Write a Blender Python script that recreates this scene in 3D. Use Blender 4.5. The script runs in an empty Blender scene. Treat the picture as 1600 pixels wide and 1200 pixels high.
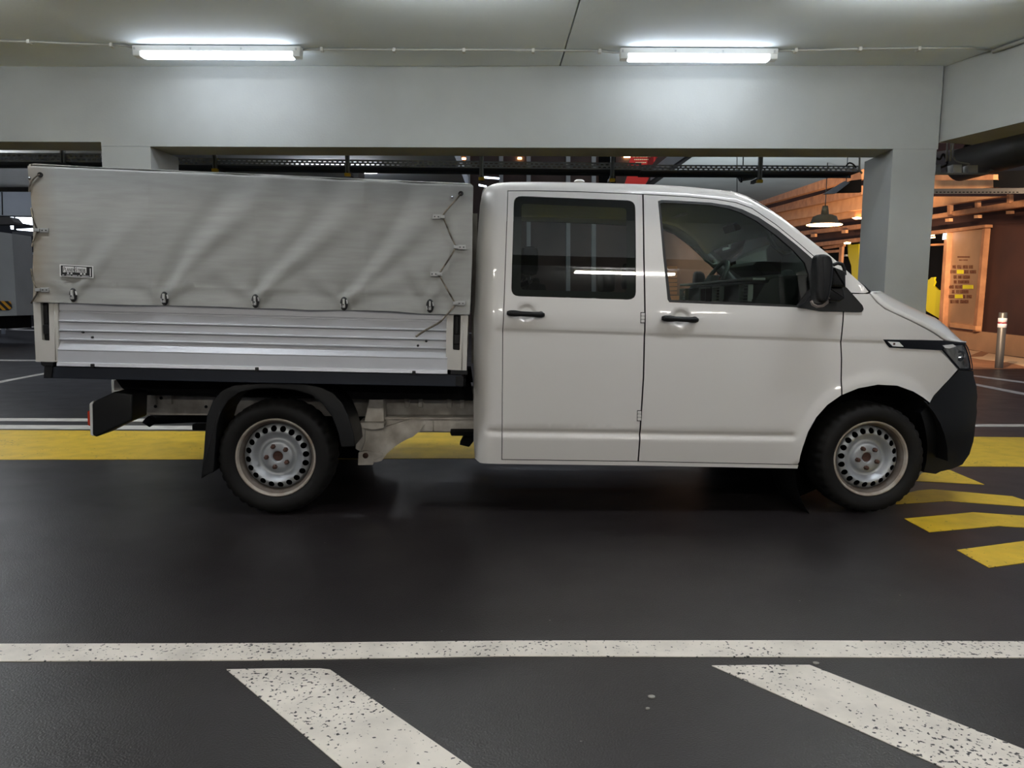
import bpy, bmesh, math, random
from mathutils import Vector, Matrix, noise
from mathutils.geometry import delaunay_2d_cdt
random.seed(7)
sc = bpy.context.scene
COL = sc.collection
# ------------------------------------------------------------------ camera
FPX, PITCH, ROLL, CAMH = 1200.0, 6.0, 0.7, 1.2
_p, _r = math.radians(PITCH), math.radians(ROLL)
FWD = Vector((0, math.cos(_p), -math.sin(_p)))
_R0 = Vector((1, 0, 0)); _U0 = _R0.cross(FWD)
CR = _R0*math.cos(_r) + _U0*math.sin(_r)
CU = -_R0*math.sin(_r) + _U0*math.cos(_r)
CO = Vector((0, 0, CAMH))
cd = bpy.data.cameras.new('camera'); cam = bpy.data.objects.new('camera', cd); COL.objects.link(cam)
cd.sensor_width = 36; cd.lens = 27; cd.clip_end = 300
M3 = Matrix((CR, CU, -FWD)).transposed()
cam.matrix_world = Matrix.Translation(CO) @ M3.to_4x4()
sc.camera = cam
# ------------------------------------------------------------------ world, exposure
wd = bpy.data.worlds.new('world'); sc.world = wd; wd.use_nodes = True
wd.node_tree.nodes['Background'].inputs[0].default_value = (.55, .6, .7, 1)
wd.node_tree.nodes['Background'].inputs[1].default_value = .20
sc.view_settings.view_transform = 'Standard'; sc.view_settings.look = 'None'
sc.view_settings.gamma = 1; sc.view_settings.use_curve_mapping = False
sc.view_settings.exposure = 1.2
try:
    sc.cycles.use_denoising = True
    sc.cycles.denoiser = 'OPENIMAGEDENOISE'
    sc.cycles.sample_clamp_indirect = 4
    sc.cycles.max_bounces = 10; sc.cycles.transparent_max_bounces = 16
    sc.cycles.caustics_reflective = False; sc.cycles.caustics_refractive = False
except Exception: pass
LAMP_A, LAMP_B, LAMP_C, LAMP_FILL = 9.0, 30.0, 48.0, 24.0      # emission strength of the tubes, row by row, last for the added near row
# ------------------------------------------------------------------ tracing helpers
def ray(px, py): return FWD + CR*((px-800)/FPX) - CU*((py-600)/FPX)
def onplane(px, py, P, N):
    d = ray(px, py); return CO + d*((P-CO).dot(N)/d.dot(N))
def onz(px, py, z=0.0): return onplane(px, py, Vector((0, 0, z)), Vector((0, 0, 1)))
def ony(px, py, y): return onplane(px, py, Vector((0, y, 0)), Vector((0, 1, 0)))
TD, PSI, W = 4.25, math.radians(3.0), 1.90       # truck: distance, yaw, width
TX = Vector((math.cos(PSI), math.sin(PSI), 0)); TN = Vector((-math.sin(PSI), math.cos(PSI), 0))
TP = Vector((0, TD, 0))
def V(px, py, yl=0.0):                            # pixel -> (x, z) on the truck's plane y = yl
    p = onplane(px, py, TP + TN*yl, TN); return ((p-TP).dot(TX), p.z)
# ------------------------------------------------------------------ materials
def lin(c): return tuple(((v/255)/12.92 if v <= 10 else (((v/255)+.055)/1.055)**2.4) for v in c)
MATS = {}
def mat(name, rgb, rough=.5, metal=0, coat=0, emit=0, noise_amt=0, nscale=20, bump=0, bscale=60, spec=.5, rgb2=None, trans=False):
    m = bpy.data.materials.new(name); m.use_nodes = True; nt = m.node_tree; b = nt.nodes['Principled BSDF']
    c = (*lin(rgb), 1)
    b.inputs['Base Color'].default_value = c; b.inputs['Roughness'].default_value = rough
    b.inputs['Metallic'].default_value = metal; b.inputs['Coat Weight'].default_value = coat
    b.inputs['Coat Roughness'].default_value = .04; b.inputs['Specular IOR Level'].default_value = spec
    if emit: b.inputs['Emission Color'].default_value = c; b.inputs['Emission Strength'].default_value = emit
    if noise_amt or rgb2 or bump:
        tc = nt.nodes.new('ShaderNodeTexCoord')
    if noise_amt or rgb2:
        n = nt.nodes.new('ShaderNodeTexNoise'); n.inputs['Scale'].default_value = nscale; n.inputs['Detail'].default_value = 6
        nt.links.new(tc.outputs['Object'], n.inputs['Vector'])
        r = nt.nodes.new('ShaderNodeValToRGB'); r.color_ramp.elements[0].position = .35; r.color_ramp.elements[1].position = .7
        c2 = (*lin(rgb2), 1) if rgb2 else tuple(v*(1-noise_amt) for v in c[:3])+(1,)
        r.color_ramp.elements[0].color = c2; r.color_ramp.elements[1].color = c
        nt.links.new(n.outputs['Fac'], r.inputs[0]); nt.links.new(r.outputs[0], b.inputs['Base Color'])
    if bump:
        n2 = nt.nodes.new('ShaderNodeTexNoise'); n2.inputs['Scale'].default_value = bscale; n2.inputs['Detail'].default_value = 4
        nt.links.new(tc.outputs['Object'], n2.inputs['Vector'])
        bp = nt.nodes.new('ShaderNodeBump'); bp.inputs['Strength'].default_value = bump; bp.inputs['Distance'].default_value = .01
        nt.links.new(n2.outputs['Fac'], bp.inputs['Height']); nt.links.new(bp.outputs[0], b.inputs['Normal'])
    MATS[name] = m; return m
def glass(name, tint, ior=1.5, rough=0.0):
    m = bpy.data.materials.new(name); m.use_nodes = True; nt = m.node_tree; nt.nodes.clear()
    o = nt.nodes.new('ShaderNodeOutputMaterial'); mx = nt.nodes.new('ShaderNodeMixShader')
    t = nt.nodes.new('ShaderNodeBsdfTransparent'); t.inputs[0].default_value = (*tint, 1)
    g = nt.nodes.new('ShaderNodeBsdfGlossy'); g.inputs['Roughness'].default_value = rough
    f = nt.nodes.new('ShaderNodeFresnel'); f.inputs[0].default_value = ior
    nt.links.new(f.outputs[0], mx.inputs[0]); nt.links.new(t.outputs[0], mx.inputs[1]); nt.links.new(g.outputs[0], mx.inputs[2])
    nt.links.new(mx.outputs[0], o.inputs[0]); MATS[name] = m; return m
def worn_paint(name, rgb, under, amount=.30, scale=55, big=2.0):
    """road paint: speckled wear where the asphalt shows through"""
    m = bpy.data.materials.new(name); m.use_nodes = True; nt = m.node_tree; b = nt.nodes['Principled BSDF']
    tc = nt.nodes.new('ShaderNodeTexCoord')
    def nz(s, d):
        n = nt.nodes.new('ShaderNodeTexNoise'); n.inputs['Scale'].default_value = s; n.inputs['Detail'].default_value = d
        nt.links.new(tc.outputs['Object'], n.inputs['Vector']); return n.outputs['Fac']
    def mth(op, a, c=None, v=0.0):
        n = nt.nodes.new('ShaderNodeMath'); n.operation = op; nt.links.new(a, n.inputs[0])
        if c is not None: nt.links.new(c, n.inputs[1])
        else: n.inputs[1].default_value = v
        return n.outputs[0]
    s = mth('ADD', nz(scale, 5), mth('MULTIPLY', nz(big, 3), v=.35))
    r = nt.nodes.new('ShaderNodeValToRGB'); r.color_ramp.elements[0].position = amount; r.color_ramp.elements[1].position = amount+.035
    nt.links.new(s, r.inputs[0])
    mx = nt.nodes.new('ShaderNodeMix'); mx.data_type = 'RGBA'
    nt.links.new(r.outputs[0], mx.inputs[0]); mx.inputs[6].default_value = (*lin(under), 1)
    sh = nt.nodes.new('ShaderNodeValToRGB'); c = lin(rgb)
    sh.color_ramp.elements[0].color = tuple(v*.80 for v in c)+(1,); sh.color_ramp.elements[1].color = (*c, 1)
    sh.color_ramp.elements[0].position = .3; sh.color_ramp.elements[1].position = .6
    nt.links.new(nz(7, 6), sh.inputs[0]); nt.links.new(sh.outputs[0], mx.inputs[7])
    nt.links.new(mx.outputs[2], b.inputs['Base Color']); b.inputs['Roughness'].default_value = .45
    MATS[name] = m; return m
def wave_stripes(name, rgb, rgb2, scale, direction='X'):
    m = bpy.data.materials.new(name); m.use_nodes = True; nt = m.node_tree; b = nt.nodes['Principled BSDF']
    tc = nt.nodes.new('ShaderNodeTexCoord'); w = nt.nodes.new('ShaderNodeTexWave'); w.bands_direction = direction
    w.inputs['Scale'].default_value = scale; nt.links.new(tc.outputs['Object'], w.inputs['Vector'])
    r = nt.nodes.new('ShaderNodeValToRGB'); r.color_ramp.interpolation = 'CONSTANT'; r.color_ramp.elements[1].position = .5
    r.color_ramp.elements[0].color = (*lin(rgb), 1); r.color_ramp.elements[1].color = (*lin(rgb2), 1)
    nt.links.new(w.outputs['Fac'], r.inputs[0]); nt.links.new(r.outputs[0], b.inputs['Base Color']); MATS[name] = m; return m

mat('white_paint', (222, 219, 214), .35, coat=.75)
mat('inner_trim', (172, 182, 178), .7)
mat('black_plastic', (13, 14, 16), .45, spec=.35, bump=.15, bscale=300)
mat('black_gloss', (10, 10, 12), .12)
mat('rubber', (24, 23, 22), .75, spec=.25, noise_amt=.35, nscale=8)
mat('seal_and_gap_shade', (12, 12, 13), .5)  # black rubber, also put on panel edges as shade in the gaps
mat('rim_silver', (176, 180, 184), .38, metal=.45, noise_amt=.12, nscale=18)
mat('rim_lip', (186, 181, 172), .5, metal=.15, rgb2=(150, 136, 122), nscale=14)
mat('rim_inner', (104, 98, 92), .6, rgb2=(84, 72, 62), nscale=14)
mat('rust', (78, 44, 34), .8, rgb2=(70, 52, 42), nscale=60)
mat('alu', (214, 216, 221), .34, metal=.35, noise_amt=.06, nscale=5)
mat('alu_post', (205, 202, 195), .5, metal=.1, noise_amt=.08, nscale=7)
mat('frame_white', (226, 222, 213), .55, rgb2=(176, 169, 158), nscale=9)
mat('rail_black', (31, 36, 46), .42, spec=.4)
mat('under_black', (9, 9, 11), .8, spec=.2)
mat('reflector', (206, 204, 200), .25, metal=.45)
mat('chrome', (215, 215, 220), .12, metal=1)
mat('steel', (178, 179, 178), .36, metal=.35, noise_amt=.15, nscale=12)
mat('fastener_steel', (205, 205, 202), .35, metal=.1)
mat('bollard_steel', (104, 98, 92), .4, metal=.5)
mat('rope', (148, 138, 120), .85, rgb2=(62, 55, 48), nscale=22)
mat('label_black', (18, 18, 18), .5); mat('label_white', (225, 225, 222), .5)
mat('red_lens', (215, 60, 32), .2, coat=.5); mat('white_lens', (232, 232, 230), .2, coat=.6)
mat('orange_lens', (128, 118, 112), .2, coat=.6)
mat('dash_dark', (44, 52, 52), .6); mat('dash_mid', (98, 110, 106), .55); mat('dash_trim', (190, 200, 196), .4)
mat('seat_cloth', (34, 35, 36), .9, noise_amt=.3, nscale=80)
mat('headlight_dark', (186, 184, 180), .28, metal=.25)
glass('window_tint', (.80, .89, .84), 2.3)
glass('window_tint_rear', (.60, .68, .63), 2.15)
glass('clear_lens', (.92, .94, .95), 1.5)
glass('shop_glass', (.8, .78, .75), 1.45)
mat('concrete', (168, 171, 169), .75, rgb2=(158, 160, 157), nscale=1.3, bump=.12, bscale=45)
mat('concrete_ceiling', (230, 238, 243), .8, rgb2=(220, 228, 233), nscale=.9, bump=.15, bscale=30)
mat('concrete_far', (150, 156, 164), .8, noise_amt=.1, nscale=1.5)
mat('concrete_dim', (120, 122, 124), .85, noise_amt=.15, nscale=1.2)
mat('asphalt_dark_seam', (14, 13, 13), .9)
mat('tube_body', (205, 205, 200), .4)
mat('conduit', (170, 170, 165), .5)
mat('galvanised', (138, 144, 148), .5, metal=.2, noise_amt=.2, nscale=10)
mat('galvanised_dark', (46, 52, 58), .5, metal=.4)
mat('yellow_cap', (206, 170, 30), .5)
mat('timber', (190, 134, 92), .6, rgb2=(160, 108, 72), nscale=3)
mat('timber_pale', (216, 158, 108), .6, rgb2=(196, 138, 92), nscale=2)
mat('brown_wall', (74, 42, 31), .75, rgb2=(58, 33, 26), nscale=.8)
mat('court_wall', (92, 74, 66), .8, rgb2=(60, 50, 46), nscale=.5)
mat('plinth', (186, 142, 104), .7, noise_amt=.1, nscale=3)
mat('panel_tan', (172, 132, 96), .6, rgb2=(156, 118, 84), nscale=1.2)
mat('panel_text', (96, 54, 30), .7)
mat('yellow_film', (222, 204, 20), .5)
mat('black_void', (10, 10, 11), .9, spec=.1)
mat('dark_slate', (34, 36, 42), .7)
mat('shop_floor', (178, 122, 84), .45, rgb2=(150, 98, 64), nscale=2)
mat('shop_floor_lit', (238, 196, 150), .4)  # forecourt tiles with the light falling on them put into the colour
mat('lamp_olive', (62, 58, 44), .5)
mat('duct', (92, 88, 84), .5, metal=.3, noise_amt=.2, nscale=3)
mat('red_sign', (196, 38, 28), .5); mat('sign_letter', (235, 190, 150), .5)
mat('spec_grey', (150, 148, 142), .7)
mat('reflective_white', (228, 220, 220), .4); mat('reflective_red', (150, 34, 44), .4)
mat('white_board', (190, 215, 200), .6)
wave_stripes('hazard', (212, 150, 24), (22, 20, 20), 3.2, 'DIAGONAL')
for nm, col in (('lamp_glow', (236, 244, 255)), ('lamp_glow_mid', (236, 240, 246)), ('lamp_glow_back', (250, 243, 232)), ('fill_glow_near', (240, 243, 242)), ('fill_glow_tray', (236, 240, 246)), ('fill_glow_slab', (226, 238, 250)), ('warm_glow', (255, 190, 128)), ('cool_glow', (225, 238, 255))):
    mat(nm, col, .5, emit=1)
def set_emit(n, s): MATS[n].node_tree.nodes['Principled BSDF'].inputs['Emission Strength'].default_value = s
set_emit('lamp_glow', LAMP_A); set_emit('lamp_glow_mid', LAMP_B); set_emit('lamp_glow_back', LAMP_C); set_emit('fill_glow_near', LAMP_FILL); set_emit('fill_glow_tray', 9); set_emit('fill_glow_slab', 7); set_emit('warm_glow', 7); set_emit('cool_glow', 2.2)
worn_paint('paint_white', (232, 225, 214), (30, 28, 27), .52, 75)
worn_paint('paint_white_far', (216, 212, 206), (60, 56, 55), .40, 60)
worn_paint('paint_yellow', (226, 188, 48), (90, 76, 44), .46, 40)
# asphalt: dark tarmac with sparse pale grains, slightly polished
def asphalt():
    m = bpy.data.materials.new('asphalt'); m.use_nodes = True; nt = m.node_tree; b = nt.nodes['Principled BSDF']
    tc = nt.nodes.new('ShaderNodeTexCoord')
    def nz(s, d):
        n = nt.nodes.new('ShaderNodeTexNoise'); n.inputs['Scale'].default_value = s; n.inputs['Detail'].default_value = d
        nt.links.new(tc.outputs['Object'], n.inputs['Vector']); return n.outputs['Fac']
    r = nt.nodes.new('ShaderNodeValToRGB'); r.color_ramp.elements[0].position = .3; r.color_ramp.elements[1].position = .72
    r.color_ramp.elements[0].color = (*lin((31, 27, 28)), 1); r.color_ramp.elements[1].color = (*lin((42, 39, 39)), 1)
    nt.links.new(nz(1.6, 9), r.inputs[0])
    v = nt.nodes.new('ShaderNodeTexVoronoi'); v.inputs['Scale'].default_value = 5.5; nt.links.new(tc.outputs['Object'], v.inputs['Vector'])
    r2 = nt.nodes.new('ShaderNodeValToRGB'); r2.color_ramp.elements[0].position = .012; r2.color_ramp.elements[1].position = .026
    r2.color_ramp.elements[0].color = (.28, .26, .24, 1); r2.color_ramp.elements[1].color = (0, 0, 0, 1)
    nt.links.new(v.outputs['Distance'], r2.inputs[0])
    a = nt.nodes.new('ShaderNodeMix'); a.data_type = 'RGBA'; a.blend_type = 'ADD'; a.inputs[0].default_value = 1
    nt.links.new(r.outputs[0], a.inputs[6]); nt.links.new(r2.outputs[0], a.inputs[7]); nt.links.new(a.outputs[2], b.inputs['Base Color'])
    b.inputs['Specular IOR Level'].default_value = .38
    rr = nt.nodes.new('ShaderNodeMapRange'); rr.inputs['To Min'].default_value = .26; rr.inputs['To Max'].default_value = .44
    nt.links.new(nz(3, 4), rr.inputs[0]); nt.links.new(rr.outputs[0], b.inputs['Roughness'])
    bp = nt.nodes.new('ShaderNodeBump'); bp.inputs['Strength'].default_value = .35; bp.inputs['Distance'].default_value = .004
    nt.links.new(nz(160, 4), bp.inputs['Height']); nt.links.new(bp.outputs[0], b.inputs['Normal'])
    MATS['asphalt'] = m
asphalt()
# tarpaulin cloth: fine weave, grey, dirt streaks at the rear edge
def tarp_mat():
    m = bpy.data.materials.new('tarp_cloth'); m.use_nodes = True; nt = m.node_tree; b = nt.nodes['Principled BSDF']
    tc = nt.nodes.new('ShaderNodeTexCoord')
    mp = nt.nodes.new('ShaderNodeMapping'); mp.inputs['Scale'].default_value = (1.2, 1, 9); nt.links.new(tc.outputs['Object'], mp.inputs['Vector'])
    n = nt.nodes.new('ShaderNodeTexNoise'); n.inputs['Scale'].default_value = 5; n.inputs['Detail'].default_value = 8; nt.links.new(mp.outputs[0], n.inputs['Vector'])
    r = nt.nodes.new('ShaderNodeValToRGB'); r.color_ramp.elements[0].position = .25; r.color_ramp.elements[1].position = .7
    r.color_ramp.elements[0].color = (*lin((150, 150, 146)), 1); r.color_ramp.elements[1].color = (*lin((161, 162, 157)), 1)
    nt.links.new(n.outputs['Fac'], r.inputs[0])
    n3 = nt.nodes.new('ShaderNodeTexNoise'); n3.inputs['Scale'].default_value = 7; n3.inputs['Detail'].default_value = 5; nt.links.new(tc.outputs['Object'], n3.inputs['Vector'])
    sp = nt.nodes.new('ShaderNodeSeparateXYZ'); nt.links.new(tc.outputs['Object'], sp.inputs[0])
    mr = nt.nodes.new('ShaderNodeMapRange'); mr.inputs['From Min'].default_value = -2.38; mr.inputs['From Max'].default_value = -2.52
    nt.links.new(sp.outputs['X'], mr.inputs[0])
    mm = nt.nodes.new('ShaderNodeMath'); mm.operation = 'MULTIPLY'; nt.links.new(mr.outputs[0], mm.inputs[0]); nt.links.new(n3.outputs['Fac'], mm.inputs[1])
    mx = nt.nodes.new('ShaderNodeMix'); mx.data_type = 'RGBA'; nt.links.new(mm.outputs[0], mx.inputs[0]); nt.links.new(r.outputs[0], mx.inputs[6]); mx.inputs[7].default_value = (*lin((138, 118, 88)), 1)
    nt.links.new(mx.outputs[2], b.inputs['Base Color']); b.inputs['Roughness'].default_value = .62
    w = nt.nodes.new('ShaderNodeTexNoise'); w.inputs['Scale'].default_value = 9; w.inputs['Detail'].default_value = 6; nt.links.new(mp.outputs[0], w.inputs['Vector'])
    bp = nt.nodes.new('ShaderNodeBump'); bp.inputs['Strength'].default_value = .05; bp.inputs['Distance'].default_value = .008
    nt.links.new(w.outputs['Fac'], bp.inputs['Height']); nt.links.new(bp.outputs[0], b.inputs['Normal'])
    MATS['tarp_cloth'] = m
tarp_mat()
# ------------------------------------------------------------------ mesh helpers
def tag(o, label=None, cat=None, group=None, kind=None):
    if label: o['label'] = label
    if cat: o['category'] = cat
    if group: o['group'] = group
    if kind: o['kind'] = kind
    return o
def empty(name, loc=(0, 0, 0), rz=0, parent=None):
    o = bpy.data.objects.new(name, None); COL.objects.link(o); o.location = loc; o.rotation_euler = (0, 0, rz)
    o.empty_display_size = .1; o.parent = parent; return o
def build(name, bm, mats, parent=None, smooth=None, loc=None):
    if smooth is not None:
        for f in bm.faces: f.smooth = True
        for e in bm.edges:
            if len(e.link_faces) == 2 and e.calc_face_angle(0) > math.radians(smooth): e.smooth = False
    me = bpy.data.meshes.new(name); bm.to_mesh(me); bm.free()
    for m in (mats if isinstance(mats, (list, tuple)) else [mats]): me.materials.append(MATS[m])
    o = bpy.data.objects.new(name, me); COL.objects.link(o); o.parent = parent
    if loc: o.location = loc
    return o
def box(bm, lo, hi, mi=0, bevel=0, mtx=None):
    x0, y0, z0 = lo; x1, y1, z1 = hi
    vs = [bm.verts.new(p) for p in ((x0,y0,z0),(x1,y0,z0),(x1,y1,z0),(x0,y1,z0),(x0,y0,z1),(x1,y0,z1),(x1,y1,z1),(x0,y1,z1))]
    fs = [bm.faces.new([vs[i] for i in f]) for f in ((0,3,2,1),(4,5,6,7),(0,1,5,4),(1,2,6,5),(2,3,7,6),(3,0,4,7))]
    for f in fs: f.material_index = mi
    if mtx:
        for v in vs: v.co = mtx @ v.co
    if bevel:
        es = list({e for f in fs for e in f.edges})
        r = bmesh.ops.bevel(bm, geom=es, offset=bevel, segments=2, affect='EDGES', profile=.6)
        for f in r['faces']: f.material_index = mi
    return bm
def hexa(bm, P, mi=0):                             # eight corner points, bottom ring then top ring
    vs = [bm.verts.new(p) for p in P]
    for f in ((0,3,2,1),(4,5,6,7),(0,1,5,4),(1,2,6,5),(2,3,7,6),(3,0,4,7)):
        bm.faces.new([vs[i] for i in f]).material_index = mi
    return bm
def prism(bm, pts, mi=0, axis=None, depth=None):
    """pts: list of 3D points (planar loop); depth: Vector"""
    a = [bm.verts.new(p) for p in pts]; b = [bm.verts.new(Vector(p)+depth) for p in pts]
    n = len(pts)
    fs = [bm.faces.new(a), bm.faces.new(b[::-1])]
    for i in range(n): fs.append(bm.faces.new((a[i], b[i], b[(i+1) % n], a[(i+1) % n])))
    for f in fs: f.material_index = mi
    bmesh.ops.recalc_face_normals(bm, faces=fs)
    return fs
def tube(bm, pts, r, seg=8, mi=0, cap=True):
    pts = [Vector(p) for p in pts]; rings = []
    up = Vector((0, 0, 1))
    for i, p in enumerate(pts):
        d = (pts[min(i+1, len(pts)-1)] - pts[max(i-1, 0)]).normalized()
        a = d.cross(up if abs(d.z) < .95 else Vector((1, 0, 0))).normalized(); b = d.cross(a)
        rr = r[i] if isinstance(r, (list, tuple)) else r
        rings.append([bm.verts.new(p + a*math.cos(t)*rr + b*math.sin(t)*rr) for t in [2*math.pi*k/seg for k in range(seg)]])
    fs = []
    for A, B in zip(rings, rings[1:]):
        for k in range(seg): fs.append(bm.faces.new((A[k], A[(k+1) % seg], B[(k+1) % seg], B[k])))
    if cap: fs += [bm.faces.new(rings[0][::-1]), bm.faces.new(rings[-1])]
    for f in fs: f.material_index = mi; f.smooth = True
    bmesh.ops.recalc_face_normals(bm, faces=fs)
    return fs
def lathe(bm, prof, seg=48, mi=0, axis='Y', c=(0, 0, 0), matf=None):
    """prof: list of (radius, along)"""
    rings = []
    for (r, a) in prof:
        ring = []
        for k in range(seg):
            t = 2*math.pi*k/seg; u, w = r*math.cos(t), r*math.sin(t)
            p = (u, a, w) if axis == 'Y' else ((u, w, a) if axis == 'Z' else (a, u, w))
            ring.append(bm.verts.new((c[0]+p[0], c[1]+p[1], c[2]+p[2])))
        rings.append(ring)
    fs = []
    for i, (A, B) in enumerate(zip(rings, rings[1:])):
        for k in range(seg):
            f = bm.faces.new((A[k], A[(k+1) % seg], B[(k+1) % seg], B[k])); f.material_index = matf(i) if matf else mi; fs.append(f); f.smooth = True
    if prof[0][0] > 1e-4 and prof[0][0] < .01: pass
    return rings, fs
def resample(pts, sp, closed=True):
    out = []; n = len(pts)
    for i in range(n if closed else n-1):
        a, b = Vector(pts[i]), Vector(pts[(i+1) % n]); L = (b-a).length; k = max(1, int(math.ceil(L/sp)))
        for j in range(k): out.append(tuple(a.lerp(b, j/k)))
    if not closed: out.append(tuple(pts[-1]))
    return out
def area2(p): return sum(p[i][0]*p[(i+1) % len(p)][1]-p[(i+1) % len(p)][0]*p[i][1] for i in range(len(p)))/2
def inset(p, g):
    if area2(p) < 0: p = p[::-1]
    n = len(p); out = []
    for i in range(n):
        a, b, c = Vector(p[i-1]), Vector(p[i]), Vector(p[(i+1) % n])
        d1 = (b-a).normalized(); d2 = (c-b).normalized()
        n1 = Vector((-d1.y, d1.x)); n2 = Vector((-d2.y, d2.x)); m = n1+n2
        if m.length < 1e-6: m = n1
        m.normalize(); k = max(.5, m.dot(n1)); out.append(tuple(b + m*(g/k)))
    return out
def rounded(pts, r, seg=4):
    """round the corners of a polygon; r a number or a list"""
    n = len(pts); out = []
    for i in range(n):
        rr = r[i] if isinstance(r, (list, tuple)) else r
        a, b, c = Vector(pts[i-1]), Vector(pts[i]), Vector(pts[(i+1) % n])
        if rr <= 0: out.append(tuple(b)); continue
        l = min(rr, (a-b).length*.45, (c-b).length*.45)
        p, q = b+(a-b).normalized()*l, b+(c-b).normalized()*l
        for k in range(seg+1):
            t = k/seg; out.append(tuple(p*(1-t)**2 + b*2*t*(1-t) + q*t*t))
    return out
def pip(x, z, poly):
    c = False; n = len(poly); j = n-1
    for i in range(n):
        xi, zi = poly[i]; xj, zj = poly[j]
        if (zi > z) != (zj > z) and x < (xj-xi)*(z-zi)/(zj-zi)+xi: c = not c
        j = i
    return c
def panel_bm(outline, holes=(), S=None, sp=.03, extra=(), gap=0, thick=.03, back=True, mi=0, mi_back=1, bsp=None, bm=None, mi_side=None):
    """plate in the x-z plane, pushed to y = S(x, z); closed with an inner skin at +thick"""
    S = S or (lambda x, z: 0.0)
    if gap: outline = inset(outline, gap)
    ol = resample(outline, bsp or sp); hs = [resample(h, bsp or sp) for h in holes]
    pts = [Vector(p) for p in ol]; edges = [(i, (i+1) % len(ol)) for i in range(len(ol))]
    for h in hs:
        o = len(pts); pts += [Vector(p) for p in h]; edges += [(o+i, o+(i+1) % len(h)) for i in range(len(h))]
    bpts = {}
    cell = sp
    for p in pts: bpts.setdefault((int(p.x//cell), int(p.y//cell)), []).append(p)
    def nearb(x, z, d):
        i, j = int(x//cell), int(z//cell)
        for a in (-1, 0, 1):
            for b in (-1, 0, 1):
                for q in bpts.get((i+a, j+b), ()):
                    if (q.x-x)**2+(q.y-z)**2 < d*d: return True
        return False
    x0 = min(p[0] for p in ol); x1 = max(p[0] for p in ol); z0 = min(p[1] for p in ol); z1 = max(p[1] for p in ol)
    cand = [(x0+(i+.5*(j % 2))*sp, z0+j*sp) for i in range(int((x1-x0)/sp)+2) for j in range(int((z1-z0)/sp)+2)]
    nE = len(extra)
    ins = []
    for k, (x, z) in enumerate(list(extra)+cand):
        if nearb(x, z, sp*(.45 if k >= nE else .2)): continue
        if not pip(x, z, ol) or any(pip(x, z, h) for h in hs): continue
        p = Vector((x, z)); ins.append(p)
        if k < nE: bpts.setdefault((int(x//cell), int(z//cell)), []).append(p)
    vv, ee, ff, *_ = delaunay_2d_cdt(pts+ins, edges, [], 0, 1e-6)
    bm = bm or bmesh.new()
    fr = [bm.verts.new((v.x, S(v.x, v.y), v.y)) for v in vv]
    keep = []
    for f in ff:
        cx = sum(vv[i].x for i in f)/len(f); cz = sum(vv[i].y for i in f)/len(f)
        if pip(cx, cz, ol) and not any(pip(cx, cz, h) for h in hs): keep.append(f)
    faces = []
    for f in keep:
        idx = list(f)
        if area2([(vv[i].x, vv[i].y) for i in idx]) < 0: idx = idx[::-1]
        g = bm.faces.new([fr[i] for i in idx]); g.smooth = True; g.material_index = mi; faces.append((g, idx))
    if back:
        cnt = {}
        for _, idx in faces:
            for i in range(len(idx)):
                e = (idx[i], idx[(i+1) % len(idx)]); cnt[tuple(sorted(e))] = cnt.get(tuple(sorted(e)), []) + [e]
        bk = {}
        def B(i):
            if i not in bk: c = fr[i].co; bk[i] = bm.verts.new((c.x, c.y+thick, c.z))
            return bk[i]
        for g, idx in faces:
            h = bm.faces.new([B(i) for i in idx[::-1]]); h.smooth = True; h.material_index = mi_back
        for k, l in cnt.items():
            if len(l) == 1:
                a, b = l[0]; h = bm.faces.new((fr[b], fr[a], B(a), B(b))); h.material_index = mi if mi_side is None else mi_side  # a darker side material puts shade into the panel gaps
                for e in h.edges: e.smooth = False
    for v in [v for v in bm.verts if not v.link_faces]: bm.verts.remove(v)
    return bm
def text_bm(s, size, mtx, extrude=.001, mi=0, bm=None, sx=1.0):
    cu = bpy.data.curves.new('lettering', 'FONT'); cu.body = s; cu.size = size; cu.extrude = extrude; cu.align_x = 'LEFT'
    o = bpy.data.objects.new('lettering', cu); COL.objects.link(o)
    dg = bpy.context.evaluated_depsgraph_get(); me = bpy.data.meshes.new_from_object(o.evaluated_get(dg))
    bm = bm or bmesh.new(); n = len(bm.verts); nf = len(bm.faces)
    bm.from_mesh(me); bm.verts.ensure_lookup_table(); bm.faces.ensure_lookup_table()
    for v in bm.verts[n:]: v.co = mtx @ Vector((v.co.x*sx, v.co.y, v.co.z))
    for f in bm.faces[nf:]: f.material_index = mi
    bpy.data.objects.remove(o); bpy.data.meshes.remove(me); bpy.data.curves.remove(cu)
    return bm
def copy_tree(o, parent=None):
    c = o.copy(); COL.objects.link(c); c.parent = parent
    for ch in list(o.children): copy_tree(ch, c)
    return c
# ================================================================== THE SETTING
bm = bmesh.new(); box(bm, (-45, -16, -.2), (32, 62, 0)); floor = build('floor', bm, 'asphalt'); tag(floor, kind='structure')
def flat_poly(name, pix, m, z=.003, label=None, world=None):
    """thin coat of road paint traced on the ground"""
    bm = bmesh.new(); pts = world or [onz(x, y) for x, y in pix]
    P = [Vector((p[0], p[1], z)) for p in pts]
    if sum(P[i].x*P[(i+1) % len(P)].y-P[(i+1) % len(P)].x*P[i].y for i in range(len(P))) < 0: P = P[::-1]
    top = [bm.verts.new(p) for p in P]; bot = [bm.verts.new((p.x, p.y, .0005)) for p in P]
    f = bm.faces.new(top)
    for i in range(len(P)): bm.faces.new((top[i], bot[i], bot[(i+1) % len(P)], top[(i+1) % len(P)]))
    bmesh.ops.triangulate(bm, faces=[f])
    o = build(name, bm, m, floor)
    if label: o['label'] = label
    return o
LN = 'painted_line'; CH = 'painted_chevron'
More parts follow.
